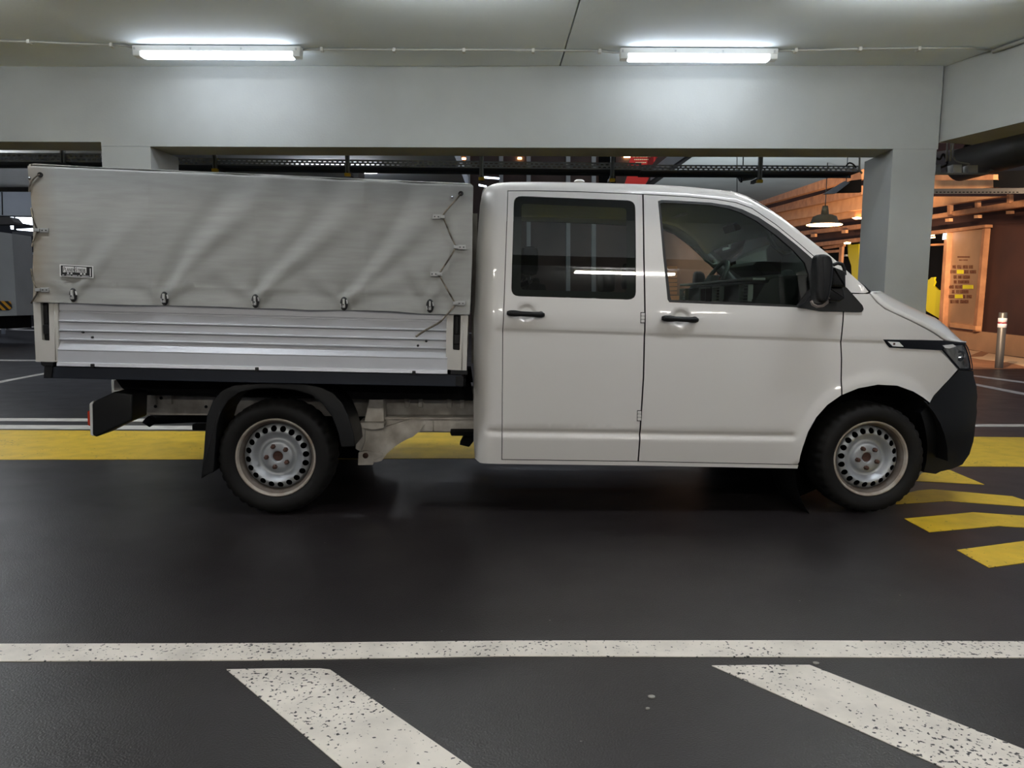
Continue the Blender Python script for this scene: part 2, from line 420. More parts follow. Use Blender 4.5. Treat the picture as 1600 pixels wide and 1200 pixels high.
flat_poly(LN, [(-1100,1010),(-60,1007),(400,1006),(800,1002),(1200,1001.5),(1680,1003.5),(2600,1007),(2600,1033),(1680,1029),(1200,1027.5),(800,1026),(400,1032.5),(-60,1034.5),(-1100,1039)], 'paint_white', label='long white line crossing the foreground')
def ext(a, b, k): return (a[0]+(b[0]-a[0])*k, a[1]+(b[1]-a[1])*k)
flat_poly(LN, [(354,1047),(430,1045.5),(500,1045.5),(516,1047.5),ext((516,1047.5),(736,1200),1.5),ext((354,1047),(534,1200),1.5)], 'paint_white', label='slanting white stripe in the foreground, left one')
flat_poly(LN, [(1112,1041),(1190,1040),(1265,1040),ext((1265,1040),(1600,1172),1.5),ext((1112,1041),(1468,1198),1.5)], 'paint_white', label='slanting white stripe in the foreground, right one')
flat_poly('painted_band', [(-1100,664),(-60,672),(340,674.5),(738,676.5),(1100,679),(1680,684.5),(2500,692),(2500,737),(1680,730),(1500,729),(1100,724),(738,716.5),(340,718),(-60,718.5),(-1100,710)], 'paint_yellow', label='wide yellow band across the floor behind the truck')
flat_poly(LN, [(-1100,646),(-60,653.5),(330,655),(330,659.5),(-60,657.5),(-1100,650)], 'paint_white_far')
flat_poly(LN, [(-1100,656),(-60,664),(760,668),(760,673.5),(-60,670),(-1100,662)], 'paint_white_far')
flat_poly(LN, [(1480,663),(1680,663.5),(2500,669),(2500,673),(1680,667),(1480,666.5)], 'paint_white_far')
flat_poly(LN, [(1440,575),(1527,587),(1600,596.5),(1680,607),(1680,610),(1600,599),(1527,589),(1440,577)], 'paint_white_far')
flat_poly(LN, [(1440,584),(1527,600),(1600,614),(1680,630),(1680,633),(1600,617.5),(1527,603),(1440,586)], 'paint_white_far')
flat_poly(LN, [(-60,561.5),(130,563),(130,565),(-60,563.5)], 'paint_white_far')
flat_poly(LN, [(-60,609),(0,595.5),(110,575),(110,577),(0,598.5),(-60,613)], 'paint_white_far')
flat_poly(LN, [(8,514.5),(62,509),(62,510.5),(12,515.8)], 'paint_white_far')
flat_poly(LN, [(-20,513.2),(62,515.6),(62,517),(-20,514.6)], 'paint_white_far')
flat_poly(CH, [(1440,740),(1468,733),(1484,735),(1538,757.5),(1430,752)], 'paint_yellow')
flat_poly(CH, [(1400,775),(1434,767),(1457,765),(1582,776),(1600,782),(1650,793),(1650,797),(1600,792),(1482,783),(1400,788)], 'paint_yellow')
flat_poly(CH, [(1413,811),(1520,801),(1600,806.5),(1650,810),(1650,828),(1600,824.5),(1560,822),(1452,832)], 'paint_yellow')
flat_poly(CH, [(1495,860),(1600,846),(1660,838),(1660,869),(1600,880),(1545,887.5)], 'paint_yellow')
for (px, py, rr) in ((1275,1037,.011),(1018,1089.5,.011),(1012,1108,.006)):
    c = onz(px, py); flat_poly('gum_spot', None, 'spec_grey', z=.004, world=[(c.x+rr*math.cos(t), c.y+rr*.8*math.sin(t)) for t in [k*math.pi/5 for k in range(10)]])

# ceiling of the bay, in two slabs with a joint
BY = math.radians(-2.5); BX = Vector((math.cos(BY), math.sin(BY), 0)); BN = Vector((-math.sin(BY), math.cos(BY), 0)); BP = Vector((0, 8.1, 0))
ZC = 3.6
def bpt(px, py, off=0.0):                          # pixel -> (along, z) on the front plane of the long beam
    p = onplane(px, py, BP+BN*off, BN); return ((p-BP).dot(BX), p.z)
def bw(a, off, z): p = BP+BX*a+BN*off; return (p.x, p.y, z)
j0, j1 = onz(912, -20, ZC), onz(873, 110, ZC); jd = (j1-j0).normalized()
ja, jb = j0-jd*14, j1+jd*1.2
bm = bmesh.new()
def slab(bm, P, z0, z1):
    prism(bm, [Vector((p[0], p[1], z0)) for p in P], depth=Vector((0, 0, z1-z0)))
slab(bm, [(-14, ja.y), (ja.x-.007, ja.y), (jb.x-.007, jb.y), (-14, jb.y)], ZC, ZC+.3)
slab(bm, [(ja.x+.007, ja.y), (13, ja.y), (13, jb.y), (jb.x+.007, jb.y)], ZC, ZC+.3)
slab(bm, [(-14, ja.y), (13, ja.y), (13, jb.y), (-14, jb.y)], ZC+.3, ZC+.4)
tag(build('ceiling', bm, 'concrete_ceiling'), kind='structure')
# long beam, deeper over the bays, and its two columns
zb = bpt(900, 231)[1]; zbl = bpt(80, 221.5)[1]
aL0, aL1 = bpt(158.5, 240)[0], bpt(235, 240)[0]
aR0, aR1 = bpt(1396, 228)[0], bpt(1466, 228)[0]
BD, CD = .46, .62
bm = bmesh.new()
def bbox(bm, a0, a1, o0, o1, z0, z1, mi=0):
    hexa(bm, [bw(a0,o0,z0), bw(a1,o0,z0), bw(a1,o1,z0), bw(a0,o1,z0), bw(a0,o0,z1), bw(a1,o0,z1), bw(a1,o1,z1), bw(a0,o1,z1)], mi)
bbox(bm, aL0, aR1, 0, BD, zb, ZC); bbox(bm, -13, aL0, 0, BD, zbl, ZC)
bb = build('concrete_beam', bm, 'concrete'); tag(bb, kind='structure')
bm = bmesh.new(); bbox(bm, aL0, aL1, .004, CD, 0, zb-.001); tag(build('concrete_column', bm, 'concrete'), kind='structure')
bm = bmesh.new()
xr0, xr1 = bpt(1396, 228)[0], bpt(1463, 228)[0]; bbox(bm, aR0, aR1-.01, .004, CD+.08, 0, zb-.001)
cr = build('concrete_column', bm, 'concrete'); tag(cr, kind='structure')
# beam on the right, running towards the camera
q0 = Vector((*onz(1473, 105, ZC).xy, 0)); q1 = Vector((*onz(1600, 60, ZC).xy, 0)); qd = (q1-q0).normalized()
zs = onplane(1600, 190, q0, qd.cross(Vector((0, 0, 1))))[2]
qn = Vector((-qd.y, qd.x, 0)); qn = qn if qn.x > 0 else -qn
q0 = q0 + qd*.02
bm = bmesh.new(); e = q0+qd*9
for A in (0,):
    hexa(bm, [(*(q0).xy, zs), (*(e).xy, zs), (*(e+qn*.42).xy, zs), (*(q0+qn*.42).xy, zs), (*(q0).xy, ZC), (*(e).xy, ZC), (*(e+qn*.42).xy, ZC), (*(q0+qn*.42).xy, ZC)])
bmesh.ops.recalc_face_normals(bm, faces=bm.faces[:])
tag(build('concrete_beam', bm, 'concrete'), kind='structure')
# opposite beam and the rest of the hall on the camera's side (seen in the paint and glass)
bm = bmesh.new(); box(bm, (-14, .55, 2.84), (13, 1.05, ZC)); tag(build('concrete_beam', bm, 'concrete'), kind='structure')
for x in (-5.2, 3.6):
    bm = bmesh.new(); box(bm, (x, .5, 0), (x+.46, 1.1, 2.84)); tag(build('concrete_column', bm, 'concrete'), kind='structure')
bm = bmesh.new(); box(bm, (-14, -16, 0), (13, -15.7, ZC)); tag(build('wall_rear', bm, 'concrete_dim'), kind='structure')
# ------------------------------------------------------------------ fluorescent battens
def batten(c, d, L, glow, label, group):
    """c: centre on the ceiling, d: unit direction"""
    rz = math.atan2(d.y, d.x)
    t = tag(empty('ceiling_light', (c.x, c.y, ZC), rz), label, 'light', group)
    h = L/2
    bm = bmesh.new(); box(bm, (-h, -.050, -.062), (h, .050, -.008), bevel=.008); build('lamp_housing', bm, 'tube_body', t)
    bm = bmesh.new(); box(bm, (-h+.075, -.056, -.115), (h-.075, .056, -.062), bevel=.024); build('diffuser', bm, glow, t, smooth=40)
    for s in (-1, 1):
        bm = bmesh.new(); x = s*(h-.04); box(bm, (x-.038, -.05, -.108), (x+.038, .05, -.053), bevel=.012); build('end_cap', bm, 'tube_body', t)
    for x in (-h*.97, -h*.3, h*.3, h*.95):
        bm = bmesh.new(); box(bm, (x-.008, -.06, -.05), (x+.008, -.053, -.03)); build('clip', bm, 'steel', t)
    for x in (-h*.7, h*.7):
        bm = bmesh.new(); box(bm, (x-.03, -.02, -.008), (x+.03, .02, 0)); build('mounting_foot', bm, 'steel', t)
    return t
la, lb = onz(210, 83, ZC-.07), onz(472, 85, ZC-.07); ra, rb = onz(968, 88, ZC-.07), onz(1214, 88, ZC-.07)
d1 = (rb-la).normalized(); d1.z = 0; d1.normalize()
batten((la+lb)/2, d1, (lb-la).length, 'lamp_glow', 'lit fluorescent ceiling light above the canvas-covered cargo bed', 'ceiling lights in front of the long beam')
batten((ra+rb)/2, d1, (rb-ra).length, 'lamp_glow', 'lit fluorescent ceiling light above the truck cab', 'ceiling lights in front of the long beam')
step = ((ra+rb)/2-(la+lb)/2)
for k in (-1, 2):
    c = (la+lb)/2+step*k
    if k == 2: continue
    batten(c, d1, (lb-la).length, 'lamp_glow', 'fluorescent ceiling light further along the row, outside the picture', 'ceiling lights outside the picture')
for yy, glow, xs in ((6.3, 'lamp_glow', (8.2,)), (3.2, 'lamp_glow_mid', (-6.6, -2.4, 1.8, 7.2)), (-1.65, 'lamp_glow_back', (-6.9, -2.1, 2.2, 6.5)), (5.85, 'fill_glow_near', (-4.9, -.5, 3.0)), (-7, 'lamp_glow_back', (-5, 0, 5))):  # near, middle and right-hand lamps are unseen, added as fill
    for x in xs: batten(Vector((x, yy, 0)), Vector((1, 0, 0)), 1.57, glow, 'fluorescent ceiling light outside the picture, those ahead of the camera added as fill', 'ceiling lights outside the picture')
# ------------------------------------------------------------------ conduits on the ceiling
def conduit(pix, z, r, label, clips):
    pts = [onz(x, y, z-r-.004) for x, y in pix]
    t = tag(empty('cable_conduit', (pts[0].x, pts[0].y, ZC)), label, 'conduit', None); o = Vector(t.location)
    bm = bmesh.new(); tube(bm, [p-o for p in pts], r); build('conduit_pipe', bm, 'conduit', t)
    for (x, y) in clips:
        c = onz(x, y, z-.01)-o; bm = bmesh.new(); box(bm, (c.x-.014, c.y-.03, -.036), (c.x+.014, c.y+.03, 0), bevel=.004); build('conduit_clip', bm, 'tube_body', t)
conduit([(-80,62.5),(46,65),(100,67.5),(175,70),(196,71),(208,75)], ZC, .010, 'thin conduit on the ceiling left of the left light', [(46,64.5),(175,69.5)])
conduit([(474,78),(486,77),(620,77.5),(790,78),(940,79.5),(958,82),(968,82)], ZC, .010, 'thin conduit on the ceiling between the two lights', [(503,76.5),(616,77.5),(725,78),(833,78.5),(937,79)])
conduit([(1216,80),(1226,79),(1340,76.5),(1440,75),(1520,75),(1548,78)], ZC, .010, 'thin conduit on the ceiling right of the right light', [(1243,78),(1343,76),(1435,75.5)])
p1, p2 = onz(1552, 80, ZC-.03), onz(1680, 36, ZC-.03)
bm = bmesh.new(); tube(bm, [p1-Vector((0,0,0)), p2], .02); o = tag(build('cable_conduit', bm, 'conduit'), 'thick pale conduit along the top of the right beam', 'conduit')
# ================================================================== THE TRUCK
truck = tag(empty('pickup_truck', TP, PSI), 'white double-cab pickup truck with a grey canvas cover over its aluminium cargo bed', 'truck')
HR, HF = V(432, 716, .06), V(1358, 723, .06)      # wheel hubs
def fit(a, b): m = (b[1]-a[1])/(b[0]-a[0]); return lambda x: a[1]+m*(x-a[0])
cu_l = fit(V(785, 512.5), V(1315, 530)); cl_l = fit(V(783, 674), V(1242, 681))
XC0, XC1, XL0, XL1 = V(770, 515)[0], V(1480, 533)[0], V(757, 675)[0], V(1246, 680)[0]
def sm(t): t = max(0.0, min(1.0, t)); return t*t*(3-2*t)
CUPS = [V(823, 489.5), V(1064, 497.5)]
SIL = [(742,480),(744,400),(747.5,350),(750,320),(754,302),(760,292),(770,286.5),(787,284),(837,283.5),(907,284.5),(1012,287.5),(1075,291),(1150,299),(1175,309),(1212,332),(1250,361),(1300,401),(1325,424.5),(1350,447),(1357,456)]
ztop_pts = [V(x, y, .12) for x, y in SIL[6:]]
def ztop(x):
    if x <= ztop_pts[0][0]: return ztop_pts[0][1]
    for a, b in zip(ztop_pts, ztop_pts[1:]):
        if x <= b[0]: return a[1]+(b[1]-a[1])*(x-a[0])/(b[0]-a[0])
    return 9
def S0(x, z):
    s = 0.0
    t = z-1.12
    if t > 0: s += .10*t + .10*t*t
    t = .55-z
    if t > 0: s += .14*t*t
    d = -.075-x
    if d > 0: d = min(d, .129); s += .13-math.sqrt(.13**2-d*d)
    d = x-1.98
    if d > 0: s += .36*min(d, .9)**2.1 + max(0, d-.9)*.7
    return s
def S(x, z):
    s = S0(x, z)
    if x < 2.0:
        t = z-(ztop(x)-.05)
        if t > 0: s += .035*(min(t, .07)/.05)**2.2
    fx = sm((x-XC0)/.03)*sm((XC1+.1-x)/.03)
    if fx > 0:
        t = z-cu_l(x)
        if t < 0: s += fx*(.007*sm(-t/.012) if t > -.012 else .007*math.exp((t+.012)/.16))
    fx = sm((x-XL0)/.04)*sm((XL1-x)/.04)
    if fx > 0:
        t = z-cl_l(x)
        if 0 < t < .02: s += fx*.012*(1-sm(t/.02))
        elif -.035 < t <= 0: s += fx*(.012-.017*sm(-t/.035))
        elif t <= -.035: s -= fx*.005*max(0, 1-(-t-.035)/.12)
    d = math.hypot(x-HF[0], (z-HF[1])*.93)
    if z > .3: s -= .012*(1-sm((d-.44)/.08))
    for c in CUPS:
        d = math.hypot(x-c[0], z-c[1])
        if d < .054: s += .014*sm((.054-d)/.02)
    return s
def VS(px, py, off=0.0, f=S0):
    y = 0.0
    for _ in range(40):
        x, z = V(px, py, y+off); y = .4*y+.6*f(x, z)
    return V(px, py, y+off)
def TP3(px, py, off=0.0):                          # pixel -> point on the body side, truck space
    x, z = VS(px, py, off); return Vector((x, S0(x, z)+off, z))
def P2(l, off=0.0): return [VS(x, y, off) for x, y in l]
def tp(px, py, yl): x, z = V(px, py, yl); return Vector((x, yl, z))
def mirror(o, parent=None):
    """the same thing on the truck's other side"""
    c = copy_tree(o, parent or o.parent); c.scale = (1, -1, 1); c.location = (o.location.x, W-o.location.y, o.location.z); return c
# lines shared by the panels
TOPR = [(793,297.5),(840,297.5),(905,299),(1004.5,303)]
TOPF = [(1075,307),(1120,311),(1150,316),(1175,325),(1212,350),(1250,381),(1272,400),(1300,426),(1320,452)]
MID = [(1004.5,303),(1006,400),(1007.5,475),(1007.5,517),(1005.5,590),(1001,660),(997,721.5)]
ARCH1 = [(1247.5,726.5),(1250,712),(1254,698),(1262,675),(1275,652),(1292,633),(1314,617.5)]
ARCH2 = [(1314,617.5),(1340,607),(1370,601.5),(1400,603),(1425,612),(1440,621),(1452,630)]
FRONTE = [(1320,452),(1318,487),(1314.5,530),(1315.5,560),(1314,617.5)]
SILLT = [(997,721.5),(783.5,718.5)]
REARE = [(783.5,718.5),(785,515),(786,500),(789.5,400),(793,297.5)]
side = [(1246,732),(1000,727.5),(770,724.5),(750,723),(742,716),(740,690),(740,600),(740,500)]+SIL+[(1352,458),(1320,457)]+list(reversed(TOPF))+list(reversed(TOPR))+list(reversed(REARE))+list(reversed(SILLT))+[(1247.5,726.5)]
def extra_rows(x0, x1):
    out = []; n = int((x1-x0)/.02)
    for i in range(n+1):
        x = x0+(x1-x0)*i/n
        for d in (.002,-.004,-.009,-.013,-.022,-.04): out.append((x, cu_l(x)+d))
        for d in (.022,.018,.012,.006,0,-.009,-.018,-.027,-.036,-.05): out.append((x, cl_l(x)+d))
    for c in CUPS:
        for k in range(32):
            for rr in (.03,.036,.041,.046,.05,.055): out.append((c[0]+rr*math.cos(k*math.pi/16), c[1]+rr*math.sin(k*math.pi/16)))
    return out
def corner_cols():
    return [(-.075-.13*math.sin(k*math.pi/20), z) for k in range(1, 10) for z in [.31+.02*j for j in range(80)]]
def arch_pts():
    return [(HF[0]+r*math.cos(a), HF[1]+r/.93*math.sin(a)) for r in (.445,.455,.47,.485,.5,.51,.52) for a in [k*math.pi/50 for k in range(60)]]
def roof_pts():
    return [(p[0]*(1-t)+q[0]*t, (p[1]*(1-t)+q[1]*t)-d) for p, q in zip(ztop_pts, ztop_pts[1:]) for t in [k/12 for k in range(12)] for d in (.004,.012,.022,.034,.046)]
bs = build('body_side', panel_bm(P2(side), S=S, sp=.03, bsp=.02, extra=extra_rows(-.2, -.03)+corner_cols()+roof_pts(), thick=.035, mi_side=2), ['white_paint', 'inner_trim', 'seal_and_gap_shade'], truck)
mirror(bs)
# rear door
rw_out = rounded(P2([(803,306),(992.5,313.5),(993.5,468.5),(798.5,462.5)]), .045)
rw_in = rounded(P2([(815,318),(979,325),(979,457),(813.5,452.5)]), .02)
rdoor = P2(TOPR+MID[1:]+SILLT[1:]+REARE[1:-1])
rd = build('rear_door', panel_bm(rdoor, [rw_out], S=S, sp=.028, bsp=.018, gap=.0042, extra=extra_rows(-.08, .75), thick=.035, mi_side=2), ['white_paint', 'inner_trim', 'seal_and_gap_shade'], truck)
tag(rd, 'rear side door with black-rimmed window')
o = build('window_border', panel_bm(inset(rw_out, .003), [rw_in], S=lambda x, z: S(x, z)+.007, sp=.03, back=False), 'seal_and_gap_shade', rd)
o = build('window_glass', panel_bm(inset(rw_out, .002), S=lambda x, z: S0(x, z)+.003, sp=.04, back=False), 'window_tint_rear', rd)
def handle(parent, px, py):
    c = TP3(px, py); bm = bmesh.new()
    a = c+Vector((-.102, -.018, .002)); b = c+Vector((.102, -.016, -.006))
    pts = [a+(b-a)*t+Vector((0, -.020*math.sin(math.pi*t), 0)) for t in [k/14 for k in range(15)]]
    rs = [.011,.0165,.018,.018,.0165,.0145]+[.0145]*5+[.016,.017,.0165,.011]
    tube(bm, pts, rs, seg=14)
    for v in bm.verts: v.co.y = c.y-.018+(v.co.y-(c.y-.018))*.8
    for s in (-.085, .085): tube(bm, [c+Vector((s, .02, 0)), c+Vector((s, -.02, 0))], .014, seg=12)
    box(bm, (c.x-.092, c.y-.040, c.z-.004), (c.x-.078, c.y-.032, c.z+.010), bevel=.002)
    build('door_handle', bm, 'black_plastic', parent)
handle(rd, 821, 490)
for (px, py, hh) in ((1004.5, 496.5, .055), (999, 649.5, .056)):
    c = TP3(px, py); bm = bmesh.new()
    for k in (-1, 0, 1):
        z = c.z+k*hh/3; box(bm, (c.x-.011, c.y-.007, z-hh/6+.001), (c.x+.009, c.y+.01, z+hh/6-.001), bevel=.002)
    box(bm, (c.x-.0135, c.y-.0015, c.z-hh/2-.003), (c.x+.0115, c.y+.01, c.z+hh/2+.003), 1)  # dark plate painted in as the outline round the hinge
    build('hinge', bm, ['white_paint', 'seal_and_gap_shade'], rd)
# front door
fw_out = [(1028,314),(1034,312.5),(1060,313.5),(1110,316.5),(1140,321),(1160,327),(1185,339),(1215,359),(1245,383),(1268,403),(1284,420),(1300,436),(1322,462),(1330,482),(1280,485),(1240,480),(1046,472.5),(1043,468),(1036,400)]
fw_in = [(1031.5,318),(1036,316.8),(1060,317.6),(1110,320.5),(1138,325.5),(1157,332),(1182,345),(1211,366),(1240,391),(1258,411),(1264,430),(1266,452),(1245,477),(1200,474.5),(1049,468.5),(1047.5,464),(1040,400)]
fwo = P2(fw_out); fwi = P2(fw_in)
fdoor = P2(MID[:1]+TOPF+FRONTE[1:]+list(reversed(ARCH1))[1:]+[MID[-1]]+list(reversed(MID))[1:-1])
door_hole = P2([p for p in fw_out[:12]]+[(1308,462),(1306,478),(1280,484)]+fw_out[15:])
fd = build('front_door', panel_bm(fdoor, [door_hole], S=S, sp=.028, bsp=.018, gap=.0042, extra=extra_rows(.72, 1.87)+arch_pts(), thick=.035, mi_side=2), ['white_paint', 'inner_trim', 'seal_and_gap_shade'], truck)
tag(fd, 'front side door with sloping window and black mirror')
build('window_seal', panel_bm(inset(door_hole, .001), [fwi], S=lambda x, z: S0(x, z)+.001, sp=.03, thick=.02), ['seal_and_gap_shade', 'seal_and_gap_shade'], fd)
build('window_glass', panel_bm(inset(fwi, -.004), S=lambda x, z: S0(x, z)+.009, sp=.04, back=False), 'window_tint', fd)
handle(fd, 1061, 498)
# door lining seen through the glass
build('door_lining', panel_bm(P2([(1044,474),(1200,478),(1262,479),(1275,500),(1310,530),(1310,610),(1010,600),(1012,474)], .1), S=lambda x, z: S0(x, z)+.05, sp=.08, thick=.03), ['dash_mid', 'dash_dark'], fd)
# mirror
def bodyprism(bm, pix, y0, y1, mi=0, bev=0.0, r=.006):
    """outline traced at depth y0, thickness to y1 (truck space)"""
    pts = rounded([tuple(V(x, y, y0)) for x, y in pix], r, 3) if r else [tuple(V(x, y, y0)) for x, y in pix]
    fs = prism(bm, [Vector((p[0], y0, p[1])) for p in pts], mi=mi, depth=Vector((0, y1-y0, 0)))
    if bev:
        es = [e for f in fs[:2] for e in f.edges]
        r_ = bmesh.ops.bevel(bm, geom=es, offset=bev, segments=3, affect='EDGES', profile=.6)
        for f in r_['faces']: f.material_index = mi
    return bm
mir = empty('wing_mirror', (0, 0, 0), parent=truck); tag(mir, 'black wing mirror')
bm = bmesh.new(); bodyprism(bm, [(1282,397),(1292,396.5),(1300,401),(1303.5,412),(1302,440),(1298,462),(1294,472),(1285,474.5),(1278,470),(1275.5,455),(1277,420),(1278.5,403)], -.22, -.13, bev=.022, r=.012)
build('mirror_housing', bm, 'black_plastic', mir, smooth=50)
bm = bmesh.new(); bodyprism(bm, [(1301,416),(1322,424),(1322,449),(1300,447)], -.13, -.02, bev=.012)
tube(bm, [tp(1302,414,-.08), tp(1309,411,-.08), tp(1316,413,-.08), tp(1319,419,-.08), tp(1320,430,-.08)], .010)
build('mirror_arm', bm, 'black_plastic', mir, smooth=50)
bm = bmesh.new(); bodyprism(bm, [(1294,448),(1318,448),(1321,466),(1312,472),(1292,470)], -.09, .0, bev=.012); build('mirror_neck', bm, 'black_plastic', mir, smooth=50)
bm = bmesh.new(); tube(bm, [tp(1267.5,470,-.2), tp(1270,475.5,-.2), tp(1277,479,-.2), tp(1286,477.5,-.2), tp(1293,472,-.2), tp(1295.5,465,-.2)], .008, seg=10); build('indicator_lens', bm, 'orange_lens', mir)
bm = panel_bm(rounded(P2([(1260,470),(1276,450),(1300,436),(1322,450),(1346,477),(1348,483),(1345,487.5),(1281,486),(1245,480)]), .006), S=lambda x, z: S0(x, z)-.012, sp=.05, thick=.02)
build('mirror_foot', bm, ['black_plastic', 'black_plastic'], mir)
mirror(mir)
# fender
fen = [(1321,458.5),(1352,458.5),(1359,458.5),(1370,472),(1383,482.5),(1411,495.5),(1436,507.5),(1458,519.5),(1468,526.5),(1475.5,532.5),(1440,532),(1381,531),(1391,542.5),(1430,544.5),(1469,546.5),(1484,562),(1497,577.5),(1474,603),(1460,618),(1452,630)]
fender = P2(fen+list(reversed(ARCH2))[1:]+list(reversed(FRONTE))[1:-1])
fn = build('front_fender', panel_bm(fender, S=S, sp=.026, bsp=.018, gap=.003, extra=arch_pts()+[p for p in extra_rows(1.86, 2.42)], thick=.03, mi_side=1), ['white_paint', 'under_black'], truck)  # black edge faces deepen the shut lines by colour
bm = panel_bm(P2([(1382,530.5),(1440,532),(1478,533),(1509,535.5),(1508.5,537.5),(1478,537),(1471,547),(1430,545),(1391,542.5)]), S=lambda x, z: S0(x, z)-.002, sp=.03, thick=.02)
build('side_trim', bm, ['black_gloss', 'black_gloss'], fn)
bm = panel_bm(P2([(1386.5,533.5),(1404,534.5),(1411,541.8),(1394,541)]), S=lambda x, z: S0(x, z)-.007, sp=.03, thick=.008)
c = TP3(1396, 537.3); box(bm, (c.x-.006, c.y-.0085, c.z-.006), (c.x+.006, c.y-.006, c.z+.006), 1)
build('side_indicator', bm, ['white_lens', 'rust'], fn)
mirror(fn)
# bonnet: from the shut line up over to the other side
bsh = [(1359,458.5),(1370,472),(1383,482.5),(1411,495.5),(1436,507.5),(1458,519.5),(1468,526.5),(1476,532.5),(1493,534.5),(1509,535.5)]
bsi = [(1377,455),(1394,464),(1408,471),(1424,479),(1446,489),(1469,497.5),(1487,510),(1498,520),(1506,530),(1510.5,535.5)]
def along(l, n):
    L = [0]
    for a, b in zip(l, l[1:]): L.append(L[-1]+math.hypot(b[0]-a[0], b[1]-a[1]))
    out = []
    for k in range(n):
        t = L[-1]*k/(n-1); i = max(j for j in range(len(L)-1) if L[j] <= t+1e-9)
        u = (t-L[i])/(L[i+1]-L[i]); out.append((l[i][0]+(l[i+1][0]-l[i][0])*u, l[i][1]+(l[i+1][1]-l[i][1])*u))
    return out
NB, NV = 28, 29
eb = along(bsh, NB); ei = along(bsi, NB); YI = .42
bm = bmesh.new(); grid = []
for k in range(NB):
    x, z = VS(eb[k][0]+1.5, eb[k][1]-1.9); y = S0(x, z)+.001; xs, zs_ = V(*ei[k], YI)
    row = []
    fr = .80; xc = x+(xs-x)/fr; zc = z+(zs_-z)/fr
    for j in range(NV):
        v = j/(NV-1); w = 1-abs(2*v-1); q = 1-(1-w)**3.0
        yy = y+(W-2*y)*v; q2 = 1-(1-w)**2.6
        row.append(bm.verts.new((x+(xc-x)*q2, yy, z+(zc-z)*q)))
    grid.append(row)
for A, B in zip(grid, grid[1:]):
    for a, b, c, d in zip(A, A[1:], B[1:], B): f = bm.faces.new((a, d, c, b)); f.smooth = True
bmesh.ops.recalc_face_normals(bm, faces=bm.faces[:])
bon = build('bonnet', bm, 'white_paint', truck)
md = bon.modifiers.new('Solidify', 'SOLIDIFY'); md.thickness = .012; md.offset = -1
# roof
bm = bmesh.new(); grid = []
for (px, py) in along(SIL[5:16], 26):
    x, z = VS(px, py, f=S); y = S(x, z)
    grid.append([bm.verts.new((x+.02*(1-abs(2*v-1)**2)*(1 if x > .3 else -1), y+(W-2*y)*v, z-.002+.045*(1-abs(2*v-1)**2.6))) for v in [j/20 for j in range(21)]])
for A, B in zip(grid, grid[1:]):
    for a, b, c, d in zip(A, A[1:], B[1:], B): f = bm.faces.new((a, d, c, b)); f.smooth = True
bmesh.ops.recalc_face_normals(bm, faces=bm.faces[:])
o = build('roof', bm, ['white_paint', 'inner_trim'], truck); md = o.modifiers.new('Solidify', 'SOLIDIFY'); md.thickness = .03; md.offset = -1; md.material_offset = 1
# windscreen
def loft_across(pix, bulge, n=18, f=S, dz=0, off=.0):
    bm = bmesh.new(); grid = []
    for (px, py) in pix:
        x, z = VS(px, py, f=f); y = f(x, z)+off
        grid.append([bm.verts.new((x+bulge*(1-abs(2*v-1)**2.2), y+(W-2*y)*v, z+dz*(1-abs(2*v-1)**2))) for v in [j/n for j in range(n+1)]])
    for A, B in zip(grid, grid[1:]):
        for a, b, c, d in zip(A, A[1:], B[1:], B): g = bm.faces.new((a, d, c, b)); g.smooth = True
    bmesh.ops.recalc_face_normals(bm, faces=bm.faces[:]); return bm
build('windscreen', loft_across(along([(1205,330),(1250,364),(1300,404),(1350,449)], 12), .09, off=.055), 'window_tint', truck)
build('roof_front_edge', loft_across(along([(1170,309),(1190,319),(1208,332)], 4), .10), 'white_paint', truck)
bm = loft_across([(1346,446),(1356,455),(1376,457.5)], .12, off=.03); build('scuttle', bm, 'black_plastic', truck)
bm = bmesh.new(); tube(bm, [tp(1343,443,.16), tp(1351,449,.2), tp(1356,454,.24)], .008); tube(bm, [tp(1356,454,.24), tp(1360,455.5,.9)], .007); build('wiper', bm, 'black_plastic', truck)
# roof lamp bump (small aerial base)
bm = bmesh.new(); c = tp(905, 284, .5); lathe(bm, [(0,.014),(.02,.012),(.03,.006),(.034,0)], 16, axis='Z', c=(c.x, c.y, c.z)); build('aerial_base', bm, 'white_paint', truck)
# rear wall of the cab with its window
XR = -.165
bm = bmesh.new()
def yz_plate(bm, x0, x1, y0, y1, z0, z1, mi=0): box(bm, (x0, y0, z0), (x1, y1, z1), mi)
yz_plate(bm, XR, XR+.03, .13, W-.13, .36, 1.22); yz_plate(bm, XR, XR+.03, .2, W-.2, 1.66, 1.80)
yz_plate(bm, XR, XR+.03, .14, .36, 1.22, 1.66); yz_plate(bm, XR, XR+.03, W-.36, W-.14, 1.22, 1.66)
rwl = build('cab_rear_wall', bm, 'white_paint', truck)
bm = bmesh.new(); box(bm, (XR+.01, .36, 1.22), (XR+.014, W-.36, 1.66)); build('window_glass', bm, 'window_tint_rear', rwl)
